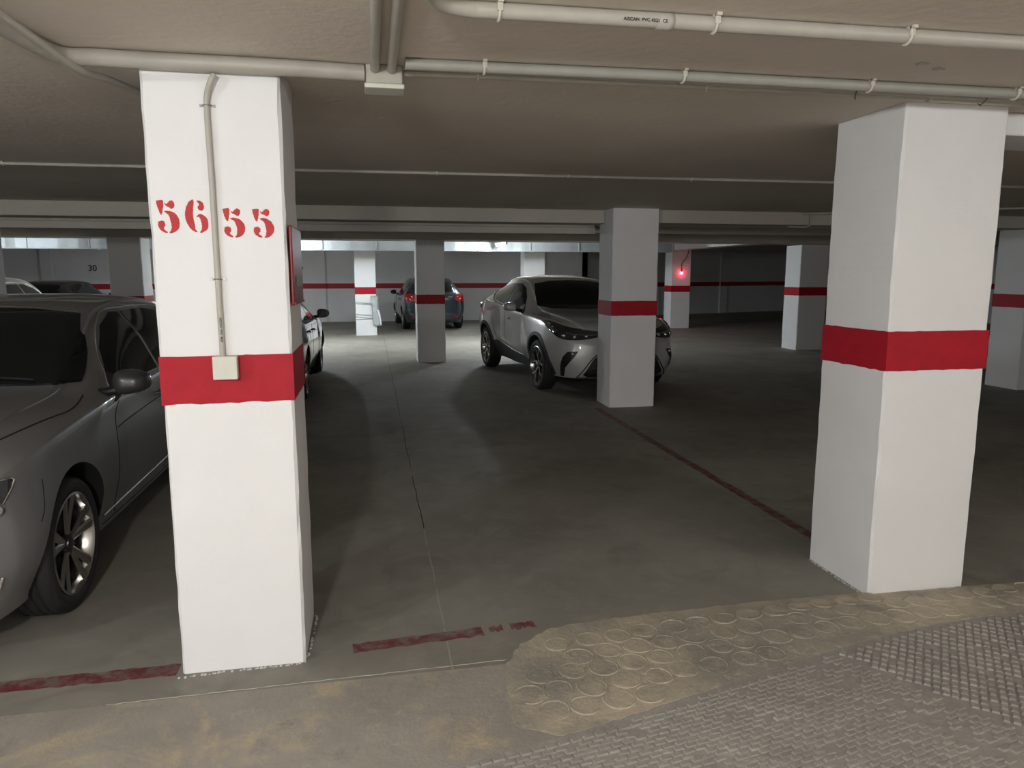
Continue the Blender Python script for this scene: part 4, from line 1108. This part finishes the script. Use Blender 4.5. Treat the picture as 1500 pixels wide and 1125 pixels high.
# 6. white crossover
cross_spec = dict(keys=CROSS, wb=2.64, nose=.93, tail=-3.46, ra=.395, wz=.355, R=.345, flare=.050, track=.905, nlean=.35, tlean=.10,
    side_windows=[[(-.80, 1.035), (-1.62, 1.085), (-1.62, 1.425), (-1.42, 1.43), (-1.18, 1.365), (-.98, 1.23)],
                  [(-1.67, 1.09), (-2.30, 1.155), (-2.52, 1.225), (-2.62, 1.30), (-2.30, 1.38), (-1.95, 1.425), (-1.67, 1.43)]],
    window_frame=[(-2.66, 1.30), (-2.54, 1.21), (-2.31, 1.138), (-1.64, 1.065), (-.78, 1.01)],
    door_seams=[[(-.66, .97), (-.60, .85), (-.62, .60), (-.72, .42)], [(-1.64, 1.06), (-1.66, .7), (-1.62, .40)], [(-2.25, 1.13), (-2.30, .95), (-2.10, .62), (-2.0, .42)]],
    handles=[(-1.46, .90)], mirror=(-.90, .90, 1.10), mirror_triangle=[(-.74, 1.0), (-.98, 1.035), (-1.0, 1.09), (-.90, 1.14)],
    screen=[(-.66, 1.12), (-.5, 1.09), (0, 1.08), (.5, 1.09), (.66, 1.12), (.625, 1.28), (.56, 1.425), (.3, 1.465), (0, 1.475), (-.3, 1.465), (-.56, 1.425), (-.625, 1.28)],
    rear_screen=[(-.55, 1.17), (0, 1.16), (.55, 1.17), (.50, 1.30), (.45, 1.37), (0, 1.41), (-.45, 1.37), (-.50, 1.30)])
hd = math.atan2(-2.77, .31)
ch, c = make_car('white crossover with black wheel arches parked nose out behind the middle pillar', M['pearl'], cross_spec, (3.09, 9.64), hd, 'pearl', 'bladed', steer=0.)
B = M['black']
for s in (-1, 1):
    D = (0, -s, 0)
    for ax in (0., -2.64):   # arch cladding
        ri, ro = .397, .445
        a = [(-12 + i * 204 / 24) for i in range(25)]
        out = [(ax + ro * math.cos(math.radians(t)), s, .355 + ro * math.sin(math.radians(t))) for t in a] + [(ax + ri * math.cos(math.radians(t)), s, .355 + ri * math.sin(math.radians(t))) for t in reversed(a)]
        c.patch('arch_cladding', out, D, M['cladding'], off=.010, thick=.02, step=.05)
    c.patch('sill_cladding', [(-.44, s, .25), (-.46, s, .36), (-.70, s, .39), (-1.3, s, .42), (-2.05, s, .52), (-2.20, s, .50), (-2.22, s, .36), (-2.24, s, .25), (-1.3, s, .235)], D, M['cladding'], off=.012, thick=.02, step=.06)
    c.line('sill_trim', [(-.70, s, .40), (-1.3, s, .43), (-2.02, s, .535)], D, .008, M['alloy_dark'], off=.012)
    # swage line sweeping to the rear arch
    d = Vector((-.72, -s * .69, 0))
    ho = sy([(.90, .30, .80), (.84, .46, .755), (.72, .64, .735), (.58, .78, .76), (.36, .86, .87), (.20, .875, .955), (.34, .83, .955), (.58, .70, .90), (.76, .52, .865), (.88, .34, .835)], s)
    hl = c.patch('headlight', ho, d, M['lens'], off=.008, step=.035, smooth_n=3)
    c.line('daytime_strip', sy([(.20, .875, .945), (.38, .85, .90), (.52, .80, .83)], s), d, .013, M['chrome'], off=.012, parent=hl, n=5)
    c.line('daytime_strip', sy([(.86, .40, .80), (.76, .56, .80), (.64, .70, .82)], s), d, .006, M['chrome'], off=.012, parent=hl, n=5)
    for px, py, pz in ((.62, .72, .79), (.72, .62, .78), (.80, .50, .785)):
        bm = bmesh.new(); bmesh.ops.create_uvsphere(bm, u_segments=16, v_segments=10, radius=.030)
        q, nn = c.hit((px, s * py, pz), d, .0); bmesh.ops.translate(bm, verts=bm.verts, vec=q); link('projector', bm, M['chrome'], hl, True)
    c.patch('fog_light_slot', sy([(.68, .68, .59), (.76, .56, .60), (.74, .61, .52), (.66, .715, .38), (.63, .75, .26), (.58, .785, .26), (.61, .77, .40), (.64, .735, .52)], s), d, B, off=.008, step=.035)
    bm = bmesh.new(); bmesh.ops.create_uvsphere(bm, u_segments=16, v_segments=10, radius=.028)
    q, nn = c.hit((.72, s * .62, .565), d, .004); bmesh.ops.translate(bm, verts=bm.verts, vec=q); link('fog_light', bm, M['chrome'], ch, True)
    c.line('hood_gap', sy([(-.50, .80, 1), (-.2, .79, 1), (.15, .76, 1), (.45, .70, 1)], s), (0, 0, -1), .004, M['well'], off=-.001, n=4)
    # rear lamps on booms
    c.patch('tail_light', sy([(-3.42, .50, .99), (-3.30, .80, .98), (-3.05, .86, 1.0), (-3.0, .85, 1.06), (-3.28, .78, 1.08), (-3.42, .52, 1.06)], s), (.7, -s * .7, 0), M['tail'], off=.02, step=.04)
    bm = bmesh.new(); q, nn = c.hit((-2.3, s, 1.30), Vector(D), .02)
# grille, lower mouth, chin, badge
c.patch('upper_grille', [(1.2, y, z) for y, z in [(-.36, .79), (0, .765), (.36, .79), (.34, .83), (0, .825), (-.34, .83)]], (-1, 0, 0), B, off=.008, step=.04)
c.patch('lower_grille', [(1.2, y, z) for y, z in [(-.56, .30), (-.50, .27), (.50, .27), (.56, .30), (.44, .50), (.36, .56), (-.36, .56), (-.44, .50)]], (-1, 0, 0), B, off=.008, step=.05)
for k in range(4):
    c.line('grille_bar', [(1.2, -.48 + k * .03, .33 + k * .055), (1.2, 0, .33 + k * .055), (1.2, .48 - k * .03, .33 + k * .055)], (-1, 0, 0), .006, M['cladding'], off=.012)
c.line('grille_surround', [(1.2, y, z) for y, z in [(-.34, .585), (-.45, .51), (-.60, .30), (-.62, .26)]], (-1, 0, 0), .007, B, off=.008)
c.line('grille_surround', [(1.2, y, z) for y, z in [(.34, .585), (.45, .51), (.60, .30), (.62, .26)]], (-1, 0, 0), .007, B, off=.008)
bm = bmesh.new(); q, nn = c.hit((1.2, 0, .80), Vector((-1, 0, 0)), .02)
for ry, rz_ in ((.062, .042), (.020, .040), (.045, .016)):
    add_tube(bm, [(q.x, ry * math.cos(a), q.z + rz_ * math.sin(a) + (.012 if rz_ == .016 else 0)) for a in [2 * PI * k / 28 for k in range(29)]], .005, 6)
link('badge', bm, M['chrome'], ch, True)
plate(ch, c, 1.2, .42, (-1, 0, 0), '')
c.patch('front_lip', [(1.2, y, z) for y, z in [(-.62, .225), (.62, .225), (.60, .26), (-.60, .26)]], (-1, 0, 0), M['cladding'], off=.012)
bm = bmesh.new(); add_tube(bm, [(-2.55, 0, 1.47), (-2.62, 0, 1.50), (-2.70, 0, 1.53)], [.03, .02, .006], 8); link('roof_antenna', bm, B, ch, True)
bm = bmesh.new()
pr = [(-3.0, 1.345), (-3.28, 1.30), (-3.30, 1.275), (-3.0, 1.29)]
for y in (-.56, .56): pass
vs = [[bm.verts.new((x - .03 * 0, y, z - .04 * abs(y) / .56)) for x, z in pr] for y in (-.56, -.3, 0, .3, .56)]
for a, b in zip(vs, vs[1:]):
    for k in range(4): bm.faces.new((a[k], a[(k + 1) % 4], b[(k + 1) % 4], b[k]))
bm.faces.new(vs[0]); bm.faces.new(vs[-1]); link('roof_spoiler', bm, M['pearl'], ch, True, flat_angle=40)
bm = bmesh.new()
for s in (-1, 1):
    pass
pr = [(-3.20, 1.09), (-3.52, 1.10), (-3.54, 1.08), (-3.26, 1.04)]
vs = [[bm.verts.new((x + .16 * (abs(y) / .72) ** 2, y, z)) for x, z in pr] for y in (-.76, -.5, -.2, .2, .5, .76)]
for a, b in zip(vs, vs[1:]):
    for k in range(4): bm.faces.new((a[k], a[(k + 1) % 4], b[(k + 1) % 4], b[k]))
bm.faces.new(vs[0]); bm.faces.new(vs[-1]); link('tailgate_spoiler', bm, M['pearl'], ch, True, flat_angle=40)

# ---------------------------------------------------------------- world, camera, view
w = bpy.data.worlds.new('garage_world'); sc.world = w; w.use_nodes = True
w.node_tree.nodes['Background'].inputs[0].default_value = (.02, .02, .022, 1); w.node_tree.nodes['Background'].inputs[1].default_value = .3
cam = bpy.data.cameras.new('camera'); co = bpy.data.objects.new('camera', cam); COL.objects.link(co)
cam.sensor_width = 36; cam.lens = 1050 / 1500 * 36; cam.clip_start = .05
co.location = (0, 0, 1.56)
pitch = math.atan((562.5 - 403) / 1050)
co.rotation_euler = (PI / 2 - pitch, 0, -math.radians(11.0))
sc.camera = co
sc.view_settings.view_transform = 'Standard'; sc.view_settings.look = 'None'; sc.view_settings.gamma = 1
sc.view_settings.use_curve_mapping = False
sc.view_settings.exposure = .5
